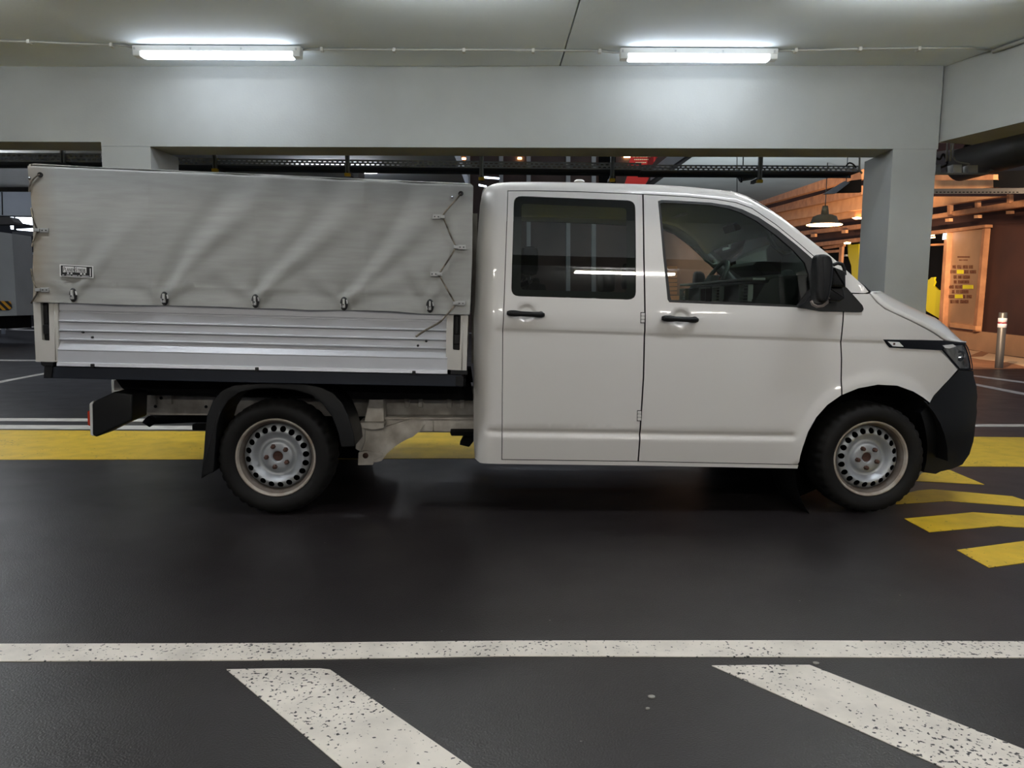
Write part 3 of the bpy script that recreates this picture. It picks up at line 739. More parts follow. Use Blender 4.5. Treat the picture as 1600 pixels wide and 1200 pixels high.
# front end: mask, headlights, bumper
nose = [(1509,536),(1512,541),(1516,552),(1519.5,566),(1520.5,579)]
build('front_mask', loft_across(nose, .08, off=.02), 'black_gloss', truck)
hl_out = [(1471,546.5),(1479,537.2),(1495,537),(1509,536.5),(1513,543),(1517,555),(1520,570),(1520.5,578.5),(1499,578)]
hl = build('headlight', panel_bm(P2(hl_out), S=lambda x, z: S0(x, z)+.035, sp=.03, thick=.02), ['headlight_dark', 'black_plastic'], truck)
build('headlight_lens', panel_bm(inset(P2(hl_out), .002), S=lambda x, z: S0(x, z)-.001, sp=.03, back=False), 'clear_lens', hl)
build('headlight_reflector', panel_bm(inset(P2([(1476,541),(1497,540),(1505,548),(1507,562),(1506,575),(1500,575.5),(1488,560)]), .004), S=lambda x, z: S0(x, z)+.018+.010*math.sin(70*x+30*z), sp=.008, back=False), 'reflector', hl)
build('headlight_rim', panel_bm(P2(hl_out), [inset(P2(hl_out), .010)], S=lambda x, z: S0(x, z)+.001, sp=.03, back=False), 'black_gloss', hl)
for (a_, b_, r__) in ((1499, 556, .030), (1488, 549, .018)):
    c_ = TP3(a_, b_, .022); bm = bmesh.new(); lathe(bm, [(r__,-.012),(r__*.8,0),(r__*.45,.004),(.001,.006)], 24, c=tuple(c_)); build('headlight_bowl', bm, 'chrome', hl)
build('indicator_lens', panel_bm(P2([(1509,545),(1513,550),(1517,566),(1517,573),(1512,573),(1509,560)]), S=lambda x, z: S0(x, z)+.02, sp=.03, back=False), 'orange_lens', hl)
build('light_strip', panel_bm(P2([(1472,539.5),(1488,537.8),(1494,541),(1483,544.5),(1476,543.5)]), S=lambda x, z: S0(x, z)-.004, sp=.03, thick=.006), ['white_lens', 'white_lens'], hl)
mirror(hl)
def SB(x, z): return S0(x, z)-.004+.03*sm((.5-z)/.25)
bmp_px = [(1498,578.5),(1521,579.5),(1522,590),(1526,603),(1527.5,620),(1526,634),(1527,643),(1524,665),(1521,690),(1515,710),(1504,726),(1488,733),(1470,737),(1462,741),(1443,738.5),(1447,722),(1449,700),(1447,680),(1443,660),(1438,645),(1452,630),(1460,618.5),(1474,603.5)]
bmp = [VS(x, y, f=SB) for x, y in bmp_px]
bu = build('bumper', panel_bm(bmp, S=SB, sp=.04, bsp=.03, thick=.06, gap=.002), ['black_plastic', 'black_plastic'], truck); mirror(bu)
bm = bmesh.new(); grid = []
for (px, py) in along(bmp_px[1:12], 16):
    x, z = VS(px, py, f=SB); y = SB(x, z)+.002
    grid.append([bm.verts.new((x-.004+.10*(1-abs(2*v-1)**2.0), y+(W-2*y)*v, z)) for v in [j/18 for j in range(19)]])
for A, B in zip(grid, grid[1:]):
    for a, b, c, d in zip(A, A[1:], B[1:], B): g = bm.faces.new((a, d, c, b)); g.smooth = True
bmesh.ops.recalc_face_normals(bm, faces=bm.faces[:]); build('bumper_front', bm, 'black_plastic', truck)
# wheel housing, underbody
bm = bmesh.new(); n = 24
A = [(HF[0]+.455*math.cos(t), HF[1]+.475*math.sin(t)) for t in [math.radians(2+222*k/n) for k in range(n+1)]]
for (ya, yb_) in ((.03, .42),):
    va = [bm.verts.new((x, ya, z)) for x, z in A]; vb = [bm.verts.new((x, yb_, z)) for x, z in A]
    for i in range(n): bm.faces.new((va[i], va[i+1], vb[i+1], vb[i])).smooth = True
    bm.faces.new(vb)
wh = build('wheel_housing', bm, 'under_black', truck); mirror(wh)
bm = bmesh.new(); box(bm, (-.15, .14, .33), (1.58, W-.14, .45)); box(bm, (-.1, .3, .24), (1.4, .55, .33)); box(bm, (1.56, .45, .3), (2.55, W-.45, .8));  build('underbody', bm, 'under_black', truck)
bm = bmesh.new(); bodyprism(bm, [(1228,736),(1240,736),(1240,764),(1234,764)], .2, .4); build('jacking_bracket', bm, 'under_black', truck)
# ---- wheels
def Srim(x, z):
    r = math.hypot(x, z)
    P = [(0,.052),(.027,.052),(.030,.040),(.036,.038),(.078,.040),(.084,.046),(.094,.060),(.105,.062),(.125,.040),(.136,.027),(.145,.024),(.172,.034),(.180,.044),(.187,.060)]
    for a, b in zip(P, P[1:]):
        if r <= b[0]: return a[1]+(b[1]-a[1])*sm((r-a[0])/(b[0]-a[0]))
    return P[-1][1]
def make_wheel():
    w = empty('wheel', (0, 0, 0), parent=truck); tag(w, 'steel wheel with a ring of round holes')
    circ = lambda r, n, cx=0, cz=0: [(cx+r*math.cos(2*math.pi*k/n), cz+r*math.sin(2*math.pi*k/n)) for k in range(n)]
    holes = [circ(.0172, 16, .1605*math.cos(2*math.pi*(k+.3)/20), .1605*math.sin(2*math.pi*(k+.3)/20)) for k in range(20)]+[circ(.028, 24)]
    ex = [(r*math.cos(t), r*math.sin(t)) for r in (.032,.037,.06,.079,.085,.09,.097,.106,.115,.124,.131,.138,.143,.178,.183) for t in [2*math.pi*(k+(r*500 % 1))/max(16, int(r*700)) for k in range(max(16, int(r*700)))]]
    bm = panel_bm(circ(.188, 96), holes, S=Srim, sp=.016, bsp=.02, extra=ex, thick=.006)
    build('rim_disc', bm, ['rim_silver', 'rim_silver'], w)
    bm = bmesh.new(); lathe(bm, [(.188,.062),(.190,.05),(.193,.028),(.197,.018),(.206,.014),(.208,.004),(.213,-.004),(.220,-.006),(.223,-.001),(.222,.01)], 96, matf=lambda i: 1 if i < 4 else 0)
    bmesh.ops.recalc_face_normals(bm, faces=bm.faces[:]); build('rim_lip', bm, ['rim_lip', 'rim_inner'], w)
    bm = bmesh.new(); lathe(bm, [(.192,.055),(.188,.2),(0.001,.2)], 48); build('wheel_barrel', bm, 'under_black', w)
    bm = bmesh.new(); lathe(bm, [(.001,.058),(.012,.055),(.024,.056),(.0285,.050),(.030,.09)], 24); bmesh.ops.recalc_face_normals(bm, faces=bm.faces[:]); build('hub_centre', bm, 'rust', w)
    for k in range(5):
        a = math.radians(90+22+72*k); c = (.0605*math.cos(a), 0, .0605*math.sin(a)); bm = bmesh.new()
        lathe(bm, [(.001,.014),(.009,.016),(.0125,.021),(.0125,.036),(.0165,.042)], 6, c=c)
        bmesh.ops.recalc_face_normals(bm, faces=bm.faces[:])
        for f in bm.faces: f.smooth = False
        build('wheel_bolt', bm, 'rust', w)
    prof = [(.215,.012),(.222,.000),(.232,-.014),(.252,-.024),(.275,-.027),(.296,-.021),(.308,-.010),(.314,.000),(.320,.010),(.323,.028),(.324,.060),(.3245,.10),(.324,.14),(.323,.172),(.318,.192),(.308,.205),(.285,.215),(.25,.215),(.218,.195)]
    seg = 180; bm = bmesh.new(); rings, fs = lathe(bm, prof, seg)
    for i, ring in enumerate(rings):
        if 6 <= i <= 14:
            for k, v in enumerate(ring):
                on = ((k+(i > 10)*2) % 5) < 3
                if on: continue
                r = math.hypot(v.co.x, v.co.z); d = .006 if i in (7,8,9,12,13) else .003
                v.co.x *= (r-d)/r; v.co.z *= (r-d)/r
                if i in (6,7,8): v.co.y += .003
    bmesh.ops.recalc_face_normals(bm, faces=bm.faces[:])
    build('tyre', bm, 'rubber', w)
    return w
w0 = make_wheel()
def put_wheel(w, x, z, rot, far=False):
    w.location = (x, .045 if not far else W-.045, z); w.rotation_euler = (0, rot, 0); w.scale = (1, -1 if far else 1, 1)
put_wheel(w0, HR[0], .325, 0)
w1 = copy_tree(w0, truck); put_wheel(w1, HF[0], .325, 1.1)
put_wheel(copy_tree(w0, truck), HR[0], .325, .4, True); put_wheel(copy_tree(w0, truck), HF[0], .325, .9, True)
# ---- interior
bm = bmesh.new()
dash = [(1128,432),(1160,426),(1215,436),(1250,440),(1262,470),(1245,500),(1120,500),(1150,455)]
pd = [V(x, y, .5) for x, y in dash]
zd = V(1190, 432, .3)[1]
prof = [(1.42, .85), (1.40, zd-.16), (1.47, zd-.03), (1.55, zd+.00), (1.80, zd+.01), (2.02, zd-.02), (2.02, .85)]
vs0 = [bm.verts.new((x, .14, z)) for x, z in prof]; vs1 = [bm.verts.new((x, W-.14, z)) for x, z in prof]; n = len(prof)
bm.faces.new(vs0); bm.faces.new(vs1[::-1])
for i in range(n): bm.faces.new((vs0[i], vs1[i], vs1[(i+1) % n], vs0[(i+1) % n])).material_index = 0
bmesh.ops.recalc_face_normals(bm, faces=bm.faces[:])
bmesh.ops.bevel(bm, geom=[e for e in bm.edges if abs(e.verts[0].co.y-e.verts[1].co.y) > 1], offset=.02, segments=2, affect='EDGES')
db = build('dashboard', bm, 'dash_dark', truck, smooth=40)
for (y0, y1) in ((.20, .36), (.72, .88), (1.02, 1.18), (W-.36, W-.20)):
    bm = bmesh.new(); z0, z1 = zd-.15, zd-.05; x0 = 1.385
    for (a, b, c, d) in ((y0, y1, z1-.008, z1), (y0, y1, z0, z0+.008), (y0, y0+.008, z0, z1), (y1-.008, y1, z0, z1)): box(bm, (x0, a, c), (x0+.03, b, d))
    for k in range(4): z = z0+.02+k*.02; box(bm, (x0+.012, y0+.01, z), (x0+.03, y1-.01, z+.005))
    build('air_vent', bm, 'dash_trim', db)
bm = bmesh.new(); box(bm, (1.395, .16, zd-.028), (1.47, W-.16, zd-.012), bevel=.005); build('dash_strip', bm, 'dash_trim', db)
bm = bmesh.new(); box(bm, (1.385, .90, zd-.24), (1.42, 1.14, zd-.06), bevel=.006); build('radio_unit', bm, 'black_gloss', db)
bm = bmesh.new(); bodyprism(bm, [(1196,430),(1176,414),(1182,408),(1224,405),(1230,408),(1222,428)], 1.1, 1.6, bev=.01); build('instrument_hood', bm, 'dash_mid', db)
bm = bmesh.new(); c = Vector(tp(1113, 443, 1.38)); ang = math.radians(62); ax = Vector((math.cos(ang)*-1, 0, math.sin(ang))).normalized(); ux = Vector((0, 1, 0)); uz = ax.cross(ux)
ring = [c+ux*.185*math.cos(t)+uz*.185*math.sin(t) for t in [2*math.pi*k/40 for k in range(41)]]
ax = Vector((-.86, 0, .5)); uz = Vector((.5, 0, .86)); ring = [c+ux*.185*math.cos(t)+uz*.185*math.sin(t) for t in [2*math.pi*k/40 for k in range(41)]]
tube(bm, ring, .016, seg=10, cap=False)
for t in (0, math.pi, -math.pi/2): tube(bm, [c-ax*.03, c+ux*.18*math.cos(t)+uz*.18*math.sin(t)], .015)
tube(bm, [c-ax*.01, c-ax*.35], .035); box(bm, (c.x-.03, c.y-.07, c.z-.06), (c.x+.03, c.y+.07, c.z+.06), bevel=.02)
build('steering_wheel', bm, 'dash_mid', truck)
def seat(x, y0, y1, rec=.18, n='front_seat', zt=1.28):
    bm = bmesh.new()
    for (p) in ([(x, .60), (x+.50, .62), (x+.52, .78), (x-.02, .74)],):
        prism(bm, [Vector((a, y0, b)) for a, b in p], depth=Vector((0, y1-y0, 0)))
    prism(bm, [Vector((a, y0+.02, b)) for a, b in [(x-.02, .68), (x+.10, .72), (x-rec+.10, zt), (x-rec+.02, zt+.02), (x-rec-.02, zt-.02)]], depth=Vector((0, y1-y0-.04, 0)))
    bmesh.ops.bevel(bm, geom=bm.edges[:], offset=.03, segments=2, affect='EDGES')
    s = build(n, bm, 'seat_cloth', truck, smooth=40)
    k = max(1, round((y1-y0)/.5))
    for i in range(k):
        yc = y0+(y1-y0)*(i+.5)/k; bm = bmesh.new(); box(bm, (x-rec-.03, yc-.13, zt+.03), (x-rec+.07, yc+.13, zt+.20), bevel=.035)
        tube(bm, [(x-rec+.02, yc-.05, zt-.03), (x-rec+.02, yc-.05, zt+.06)], .007); tube(bm, [(x-rec+.02, yc+.05, zt-.03), (x-rec+.02, yc+.05, zt+.06)], .007)
        build('headrest', bm, 'seat_cloth', s, smooth=40)
seat(.24, .28, W-.28, n='rear_bench', zt=1.34, rec=.14); seat(.92, .22, .74, zt=1.26); seat(.92, W-.74, W-.22, zt=1.26)
bm = bmesh.new(); box(bm, (-.16, .15, .46), (1.45, W-.15, .50)); build('cab_floor', bm, 'dash_dark', truck)
bm = bmesh.new(); tube(bm, [tp(1200,356,.22), tp(1201,370,.26), tp(1212,386,.26), tp(1226,396,.26), tp(1236,394,.26), tp(1238,386,.22)], .011); gh = build('grab_handle', bm, 'inner_trim', truck); mirror(gh)
bm = bmesh.new(); bodyprism(bm, [(1062,334),(1072,331),(1076,334),(1066,338)], .9, 1.1, bev=.004); build('interior_lamp', bm, 'white_lens', truck)
bm = bmesh.new(); bodyprism(bm, [(1146,350),(1152,346),(1160,349),(1158,358),(1150,361)], .85, 1.08, bev=.006); build('interior_mirror', bm, 'black_plastic', truck)
# ---- cargo bed
YB = -.03; WB = W-2*YB
def B2(l, y=YB): return [V(px, py, y) for px, py in l]
# drop side: extruded aluminium profile (left edge px row, right edge px row, offset out of the plane)
rows = [(472,487,.0),(484.5,500,.0),(485.5,501,.008),(487,502.5,.008),(488,503.5,-.001),(499.5,514.5,.001),(500.5,515.5,-.006),(502,517,-.006),(503,518,.008),(504,519,.001),
        (514,529,.001),(515,530,-.006),(516.5,531.5,-.006),(517.5,532.5,.008),(518.5,533.5,.001),(528,542.5,.001),(529,543.5,-.006),(530.5,545,-.006),(531.5,546,.010),(532.5,547,.010),
        (546,559.5,-.016),(547.5,561,-.014),(564,577,-.014),(565,578,-.014),(566,579,-.024),(571,583.5,-.026),(572,584.5,-.01)]
def dropside(x0p, x1p, rows, y=YB):
    bm = bmesh.new(); A = []
    for (l, r, d) in rows:
        a = V(x0p, l, y); b = V(x1p, r, y); n = 24
        A.append([bm.verts.new((a[0]+(b[0]-a[0])*k/n, y+d, a[1]+(b[1]-a[1])*k/n)) for k in range(n+1)])
    for P, Q in zip(A, A[1:]):
        for a, b, c, d in zip(P, P[1:], Q[1:], Q): bm.faces.new((a, d, c, b))
    back = [[bm.verts.new((v.co.x, y+.035, v.co.z)) for v in (R[0], R[-1])] for R in (A[0], A[-1])]
    bm.faces.new((back[0][0], back[0][1], back[1][1], back[1][0]))
    bm.faces.new([A[0][0]]+[back[0][0], back[0][1]]+A[0][::-1][:-1]); bm.faces.new([A[-1][0]]+A[-1][1:]+[back[1][1], back[1][0]])
    bm.faces.new([R[0] for R in A]+[back[1][0], back[0][0]]); bm.faces.new([R[-1] for R in A][::-1]+[back[0][1], back[1][1]])
    bmesh.ops.recalc_face_normals(bm, faces=bm.faces[:]); return bm
bm = dropside(92.5, 699, rows)
ds = build('drop_side', bm, 'alu', truck); tag(ds, 'ribbed aluminium drop side')
bm = bmesh.new()
for (px, py) in ((129.5,519),(144,527),(653,540),(666,533)):
    c = tp(px, py, YB-.004); lathe(bm, [(0,-.004),(.006,-.003),(.007,.004)], 12, c=tuple(c))
build('rivet', bm, 'seal_and_gap_shade', ds)
for px, pl in ((146,572.5),(402,578),(647,583.5)):
    c = tp(px, pl-1.5, YB-.02); bm = bmesh.new(); box(bm, (c.x-.009, c.y-.016, c.z-.012), (c.x+.009, c.y+.01, c.z+.010), bevel=.004); build('hinge_pin', bm, 'seal_and_gap_shade', ds)
mirror(ds)
def post(pix_outline, rec, line_px, y=YB):
    o = build('corner_post', panel_bm(B2(pix_outline), [rounded(B2(rec), .008)], S=lambda x, z: y-.012, sp=.05, thick=.06), ['alu_post', 'alu_post'], truck)
    bm = panel_bm(rounded(inset(B2(rec), -.002), .008), S=lambda x, z: y+.014, sp=.06, back=False)
    xs = [p[0] for p in B2(rec)]; zs_ = [p[1] for p in B2(rec)]; cx = (min(xs)+max(xs))/2; z0 = min(zs_)
    box(bm, (cx-.016, y-.008, z0+.035), (cx+.016, y+.012, z0+.085), bevel=.004)
    box(bm, (cx-.008, y-.002, z0+.09), (cx+.008, y+.012, max(zs_)-.01), bevel=.003)
    build('post_latch', bm, 'black_plastic', o)
    bm = bmesh.new(); (a, b, c, d) = line_px
    p, q = tp(a, b, y-.013), tp(c, d, y-.013); tube(bm, [p, q], .003, seg=6); build('post_bead', bm, 'alu_post', o); mirror(o)
post([(53.5,470),(92,472),(93.5,565),(58,565)], [(65,472.5),(78,473),(79.5,532.5),(67.5,532)], (84.5, 474, 87, 563))
post([(698,488),(731.5,490),(729,579.5),(696.5,577)], [(708.5,492),(720,492.5),(718.5,547.5),(707.5,546.5)], (723.5, 491, 721.5, 578))
# rails under the deck
def hbar(name, pix, y0, y1, m, bev=.004):
    bm = bmesh.new(); bodyprism(bm, pix, y0, y1, bev=bev, r=0); return build(name, bm, m, truck)
brl = hbar('bed_rail', [(69,573),(83,573),(399,579),(704,585.5),(722,586),(722,604.5),(704,604),(399,598),(83,591),(69,590.5)], -.035, .04, 'rail_black')
bm = bmesh.new(); bodyprism(bm, [(63,565),(83,566),(83,572),(68,572.5),(64,570)], -.05, .1, bev=.003, r=0); bodyprism(bm, [(69,572),(82,572),(80,591),(68,591)], -.045, .1, bev=.003, r=0); bodyprism(bm, [(704,578),(730,579),(730,586),(704,585)], -.045, .05, bev=.002, r=0); bodyprism(bm, [(712,588),(724,588),(724,604),(712,603)], -.042, .05, bev=.002, r=0)
build('rail_end', bm, 'black_plastic', truck)
mirror(brl)
xa, za = V(69, 582, -.03); xb, zb2 = V(727, 597, -.03)
bm = bmesh.new(); bw_ = .03
hexa(bm, [(xa+.02, .02, za-.03), (xb, .02, zb2-.03), (xb, W-.02, zb2-.03), (xa+.02, W-.02, za-.03), (xa+.02, .02, za+.01), (xb, .02, zb2+.01), (xb, W-.02, zb2+.01), (xa+.02, W-.02, za+.01)])
bmesh.ops.recalc_face_normals(bm, faces=bm.faces[:]); build('bed_floor', bm, 'under_black', truck)
sfr = hbar('sub_frame', [(180,592),(735,600),(739,626),(700,624),(560,623),(330,618),(206,617.5),(190,606)], .30, .55, 'under_black')
mirror(sfr)
hbar('frame_bracket', [(178,594),(188,594),(203,606.5),(200,608),(178,610.5)], .32, .36, 'frame_white', 0)
# chassis rails
r1 = hbar('chassis_rail', [(204,616),(330,620),(560,623),(741,626),(741,655),(600,651),(330,649),(204,648.5)], .52, .60, 'frame_white'); mirror(r1)
r2 = hbar('chassis_rail', [(600,653),(741,653.5),(741,675),(655,674),(640,676),(600,668)], .42, .50, 'frame_white'); mirror(r2)
bm = bmesh.new(); bodyprism(bm, [(595,652.5),(741,652.5),(741,655.5),(595,655)], .40, .55, r=0)
tube(bm, [tp(677,656,.415), tp(677,674,.415)], .0025)
build('rail_flange', bm, 'frame_white', truck)
for (px, py) in ((240,620),(265,620),(636,625),(657,625),(702,626),(722,627)):
    bm = bmesh.new(); c = tp(px, py, .50); box(bm, (c.x-.014, c.y-.012, c.z-.045), (c.x+.014, c.y+.03, c.z+.02), bevel=.003); build('rail_lug', bm, 'frame_white', truck)
for (px, py) in ((209.5,634),(243,635),(322,635.5),(252,622)):
    bm = bmesh.new(); c = tp(px, py, .52); lathe(bm, [(0,-.006),(.009,-.005),(.010,.004)], 12, c=tuple(c)); build('rail_bolt', bm, 'seal_and_gap_shade', truck)
# body mount in front of the rear wheel
bm = bmesh.new()
bodyprism(bm, [(577,624),(599,624),(600,662),(568,662)], .36, .50, bev=.006)
bodyprism(bm, [(560,660),(600,661),(600,669),(584,672),(559,668)], .30, .50, bev=.005)
mb_ = build('body_mount', bm, 'frame_white', truck)
def Sm(x, z):
    x0, z0 = V(600, 662, .34); u = max(0, x-x0)
    return .34+.25*min(u, .30)+.012*math.sin(38*(z-z0)+9*u)*sm(u/.1)*(1-sm((u-.30)/.08))-.01*noise.noise((x*9, 0, z*9))
def Vf(l, y): return [V(a, b, y) for a, b in l]
bm = panel_bm(Vf([(559,668),(570,666),(600,667),(625,660),(646,655),(660,655),(664,664),(655,675),(645,683),(635,687),(618,697),(605,708),(597,719),(590,721),(571,722),(568,706),(556,700)], .36), S=Sm, sp=.015, thick=.03)
build('mount_gusset', bm, ['frame_white', 'frame_white'], mb_)
bm = bmesh.new(); bodyprism(bm, [(560,707),(571,704),(598,708),(598,714),(584,719),(583,726.5),(559,727)], .32, .38, bev=.004)
lathe(bm, [(0,-.006),(.016,-.004),(.018,.004)], 14, mi=1, c=tuple(tp(571,712,.318)))
build('mount_foot', bm, ['frame_white', 'rust'], mb_)
bm = bmesh.new(); bodyprism(bm, [(558,668),(570,664),(570,690),(564,706),(556,702)], .31, .36, bev=.005); build('mount_edge', bm, 'frame_white', mb_)
bm = bmesh.new(); bodyprism(bm, [(703,675),(741,675),(741,681),(705,681)], .3, .5); bodyprism(bm, [(726,680),(741,680),(741,688),(733,698.5),(718,695)], .35, .45); build('exhaust_hanger', bm, 'under_black', truck)
# axle and springs, dimly seen
bm = bmesh.new(); tube(bm, [(HR[0], .25, .33), (HR[0], W-.25, .33)], .045, seg=12); tube(bm, [tp(235,655,.7), tp(300,652,.8), tp(560,655,.8)], .035, seg=10); box(bm, (HR[0]-.62, .50, .40), (HR[0]+.62, .56, .44), bevel=.01); lathe(bm, [(.001,-.1),(.13,-.09),(.15,0),(.13,.09),(.001,.1)], 20, c=(HR[0], W/2, .33)); tube(bm, [tp(228,655,.6), tp(234,660,.6), tp(240,655,.6)], .03, seg=10)
bodyprism(bm, [(475,668),(596,668),(596,718),(475,718)], 1.0, 1.3, bev=.04)  # black box added to darken the bright gap ahead of the rear wheel
build('rear_axle', bm, 'under_black', truck)
# mudguard and flap over the rear wheel
mg = [(314,745),(318,710),(320,680),(323,650),(333,625),(347,610),(365,602),(400,599),(440,598.5),(475,600),(500,605),(520,614),(535,630),(546,655),(553,680),(555,698),(533,699),(528,675),(518,650),(503,630),(485,617),(462,610),(430,607),(400,608),(375,613),(357,626),(345,645),(339,665),(337,690),(335,715),(334,738)]
bm = bmesh.new(); bodyprism(bm, mg, .00, .30, bev=.006, r=.01); mgo = build('mudguard', bm, 'black_plastic', truck, smooth=40); mirror(mgo)
bm = bmesh.new(); bodyprism(bm, [(336,690),(327,690),(314,748),(332,737)], .03, .29, bev=.003, r=0); mfo = build('mud_flap', bm, 'rubber', truck); mirror(mfo)
# tail lamp
bm = bmesh.new()
pf = [tp(144,631,.02), tp(180,612,.02), tp(207,617,.02), tp(206,657,.02), tp(150,683,.02), tp(144.5,679,.02)]
bodyprism(bm, [(143.5,631),(150,625.5),(179,612),(207,616),(206,657),(182,667),(150,683),(144.5,680)], .04, .24, bev=.010, r=.008)
tl = build('tail_lamp', bm, 'black_plastic', truck, smooth=50)
bm = bmesh.new(); bodyprism(bm, [(139.5,631),(144,627),(147,626),(145.5,682),(141,679)], .045, .235, bev=.004, r=.004); build('lamp_lens', bm, 'white_lens', tl)
bm = bmesh.new(); bodyprism(bm, [(136.5,643),(141,640),(141,666),(137,664)], .06, .22, bev=.003, r=0); build('lamp_lens', bm, 'red_lens', tl)
mirror(tl)
# tailgate and headboard
xl = V(54, 520, YB)[0]; xr = V(731, 520, YB)[0]
bm = bmesh.new(); box(bm, (xl+.01, .02, V(58, 565, YB)[1]), (xl+.04, W-.02, V(53, 470, YB)[1]), bevel=.004); build('tailgate', bm, 'alu', truck)
zr = V(731, 490, YB)[1]
bm = bmesh.new(); box(bm, (xr-.04, .02, V(730, 579, YB)[1]), (xr-.01, W-.02, zr), bevel=.004); build('headboard', bm, 'alu', truck)
# ladder frame behind the cab
bm = bmesh.new()
for y in (.35, W-.35): box(bm, (xr+.02, y-.02, zr-.3), (xr+.05, y+.02, 1.72))
for z in (1.3, 1.68): box(bm, (xr+.022, .35, z), (xr+.048, W-.35, z+.03))
build('headboard_frame', bm, 'frame_white', truck)
# ---- canvas cover
cov = [(42.5,256),(46,253.5),(62,254.5),(140,259.5),(400,271),(600,280),(725,285),(736,286.5),(739.5,291),(738.5,340),(738,400),(736,450),(734,491.5),(700,491),(665,490.5),(610,486),(550,484.5),(480,484.5),(440,482),(400,482),(340,479),(275,477.5),(200,476.5),(130,474),(95,473),(54,471.5),(51.5,425),(52.5,392),(51.5,360),(49.5,330),(47.5,300),(44,275)]
YT = -.05
eyes = [(115,461),(258,466.5),(400,470.5),(538,474.5),(672,478)]
EY = [V(x, y, YT) for x, y in eyes]
zhem = fit(V(95, 445, YT), V(730, 462, YT)); ztopc = fit(V(60, 256, YT), V(725, 286, YT))
seams = [V(x, 380, YT)[0] for x in (235, 400, 570, 702)]
FOLD = [(0,48,.9,.35),(1,50,1.3,.8),(1,30,.6,.35),(2,46,1.5,.85),(2,64,.8,.6),(2,24,.6,.3),(3,48,1.5,.9),(3,28,.9,.4),(3,66,.6,.5),(4,70,.7,.5),(4,118,.5,.35),(0,150,.4,.2),(3,140,.5,.25),(1,142,.4,.2),(2,140,.4,.25)]
def ST(x, z):
    s = YT
    for i, a, amp, L in FOLD:
        e = EY[i]; a = math.radians(a); dx, dz = x-e[0], z-e[1]
        u = dx*math.cos(a)+dz*math.sin(a); v = -dx*math.sin(a)+dz*math.cos(a)
        v -= .05*math.sin(u*5+i)*u
        if u > -.02:
            w = .020+.068*max(u, 0); k = sm(u/.06)*math.exp(-max(u, 0)/L)
            s -= amp*.014*k*math.exp(-(v/w)**2); s += amp*.011*k*math.exp(-((v-1.9*w)/(1.1*w))**2)
    for e in EY: s += .006*math.exp(-((x-e[0])**2+(z-e[1])**2)/.0030)
    s -= .008*noise.noise((x*1.6+3, 1.7, z*1.6-x*1.1)) + .004*noise.noise((x*5, 4.2, z*3-x*2.5))+.0012*noise.noise((x*16, 2.2, z*12))
    for c in seams: s -= .0012*(1-sm(abs(x-c)/.006))*(1 if z > 0 else 0)
    s -= .0025*(1-sm(abs(z-zhem(x))/.006))*1.0
    zt = ztopc(x); s -= .0022*(1-sm(abs(z-(zt-.125))/.008))
    t = z-(zt-.02)
    if t > 0: s += .02*(t/.02)**2
    xr_ = EY[0][0]-.20
    if x < xr_-.0: s += .5*(xr_-x)**2
    # slack bottom edge between the eyelets
    t = (zhem(x)-z)/.10
    if t > 0: s -= .012*sm(t)*abs(math.sin(math.pi*(x-EY[0][0])/(EY[1][0]-EY[0][0])))
    return s
cvp = B2(cov, YT)
ex = [(x0, zhem(x0)+d) for x0 in [-2.5+.02*k for k in range(115)] for d in (-.006,-.002,.002,.006)]+[(c+d, .02*k) for c in seams for k in range(56, 96) for d in (-.006,-.001,.001,.006)]+[(x0, ztopc(x0)-.002-d) for x0 in [-2.5+.02*k for k in range(115)] for d in (.003,.007,.011,.016,.022)]
bm = panel_bm(cvp, S=ST, sp=.022, bsp=.015, extra=ex, thick=.006)
n0 = len(bm.verts)
# far side, ends and roof
xL, xR_ = V(46, 260, YT)[0]+.004, V(738, 300, YT)[0]-.004
zL0, zR0 = V(54, 471, YT)[1], V(734, 491, YT)[1]; zL1, zR1 = ztopc(xL)-.004, ztopc(xR_)-.004
cs = []
for k in range(11):
    v = k/10; cs.append((YT+.004+(W-2*YT-.004)*v, .03*(1-abs(2*v-1)**2)))
for (x, z0, z1) in ((xL, zL0, zL1), (xR_, zR0, zR1)):
    bot = [bm.verts.new((x, y, z0)) for y, d in cs]; tp_ = [bm.verts.new((x, y, z1+d)) for y, d in cs]
    for a, b, c, d in zip(bot, bot[1:], tp_[1:], tp_): bm.faces.new((a, b, c, d))
A = [bm.verts.new((xL, y, zL1+d)) for y, d in cs]; Bv = [bm.verts.new((xR_, y, zR1+d)) for y, d in cs]
for a, b, c, d in zip(A, A[1:], Bv[1:], Bv): bm.faces.new((a, b, c, d)).smooth = True
far = [bm.verts.new(p) for p in ((xL, W-YT, zL0), (xR_, W-YT, zR0), (xR_, W-YT, zR1), (xL, W-YT, zL1))]; bm.faces.new(far)
cvo = build('canvas_cover', bm, ['tarp_cloth', 'tarp_cloth'], truck); tag(cvo, 'pale grey canvas cover laced down with cord')
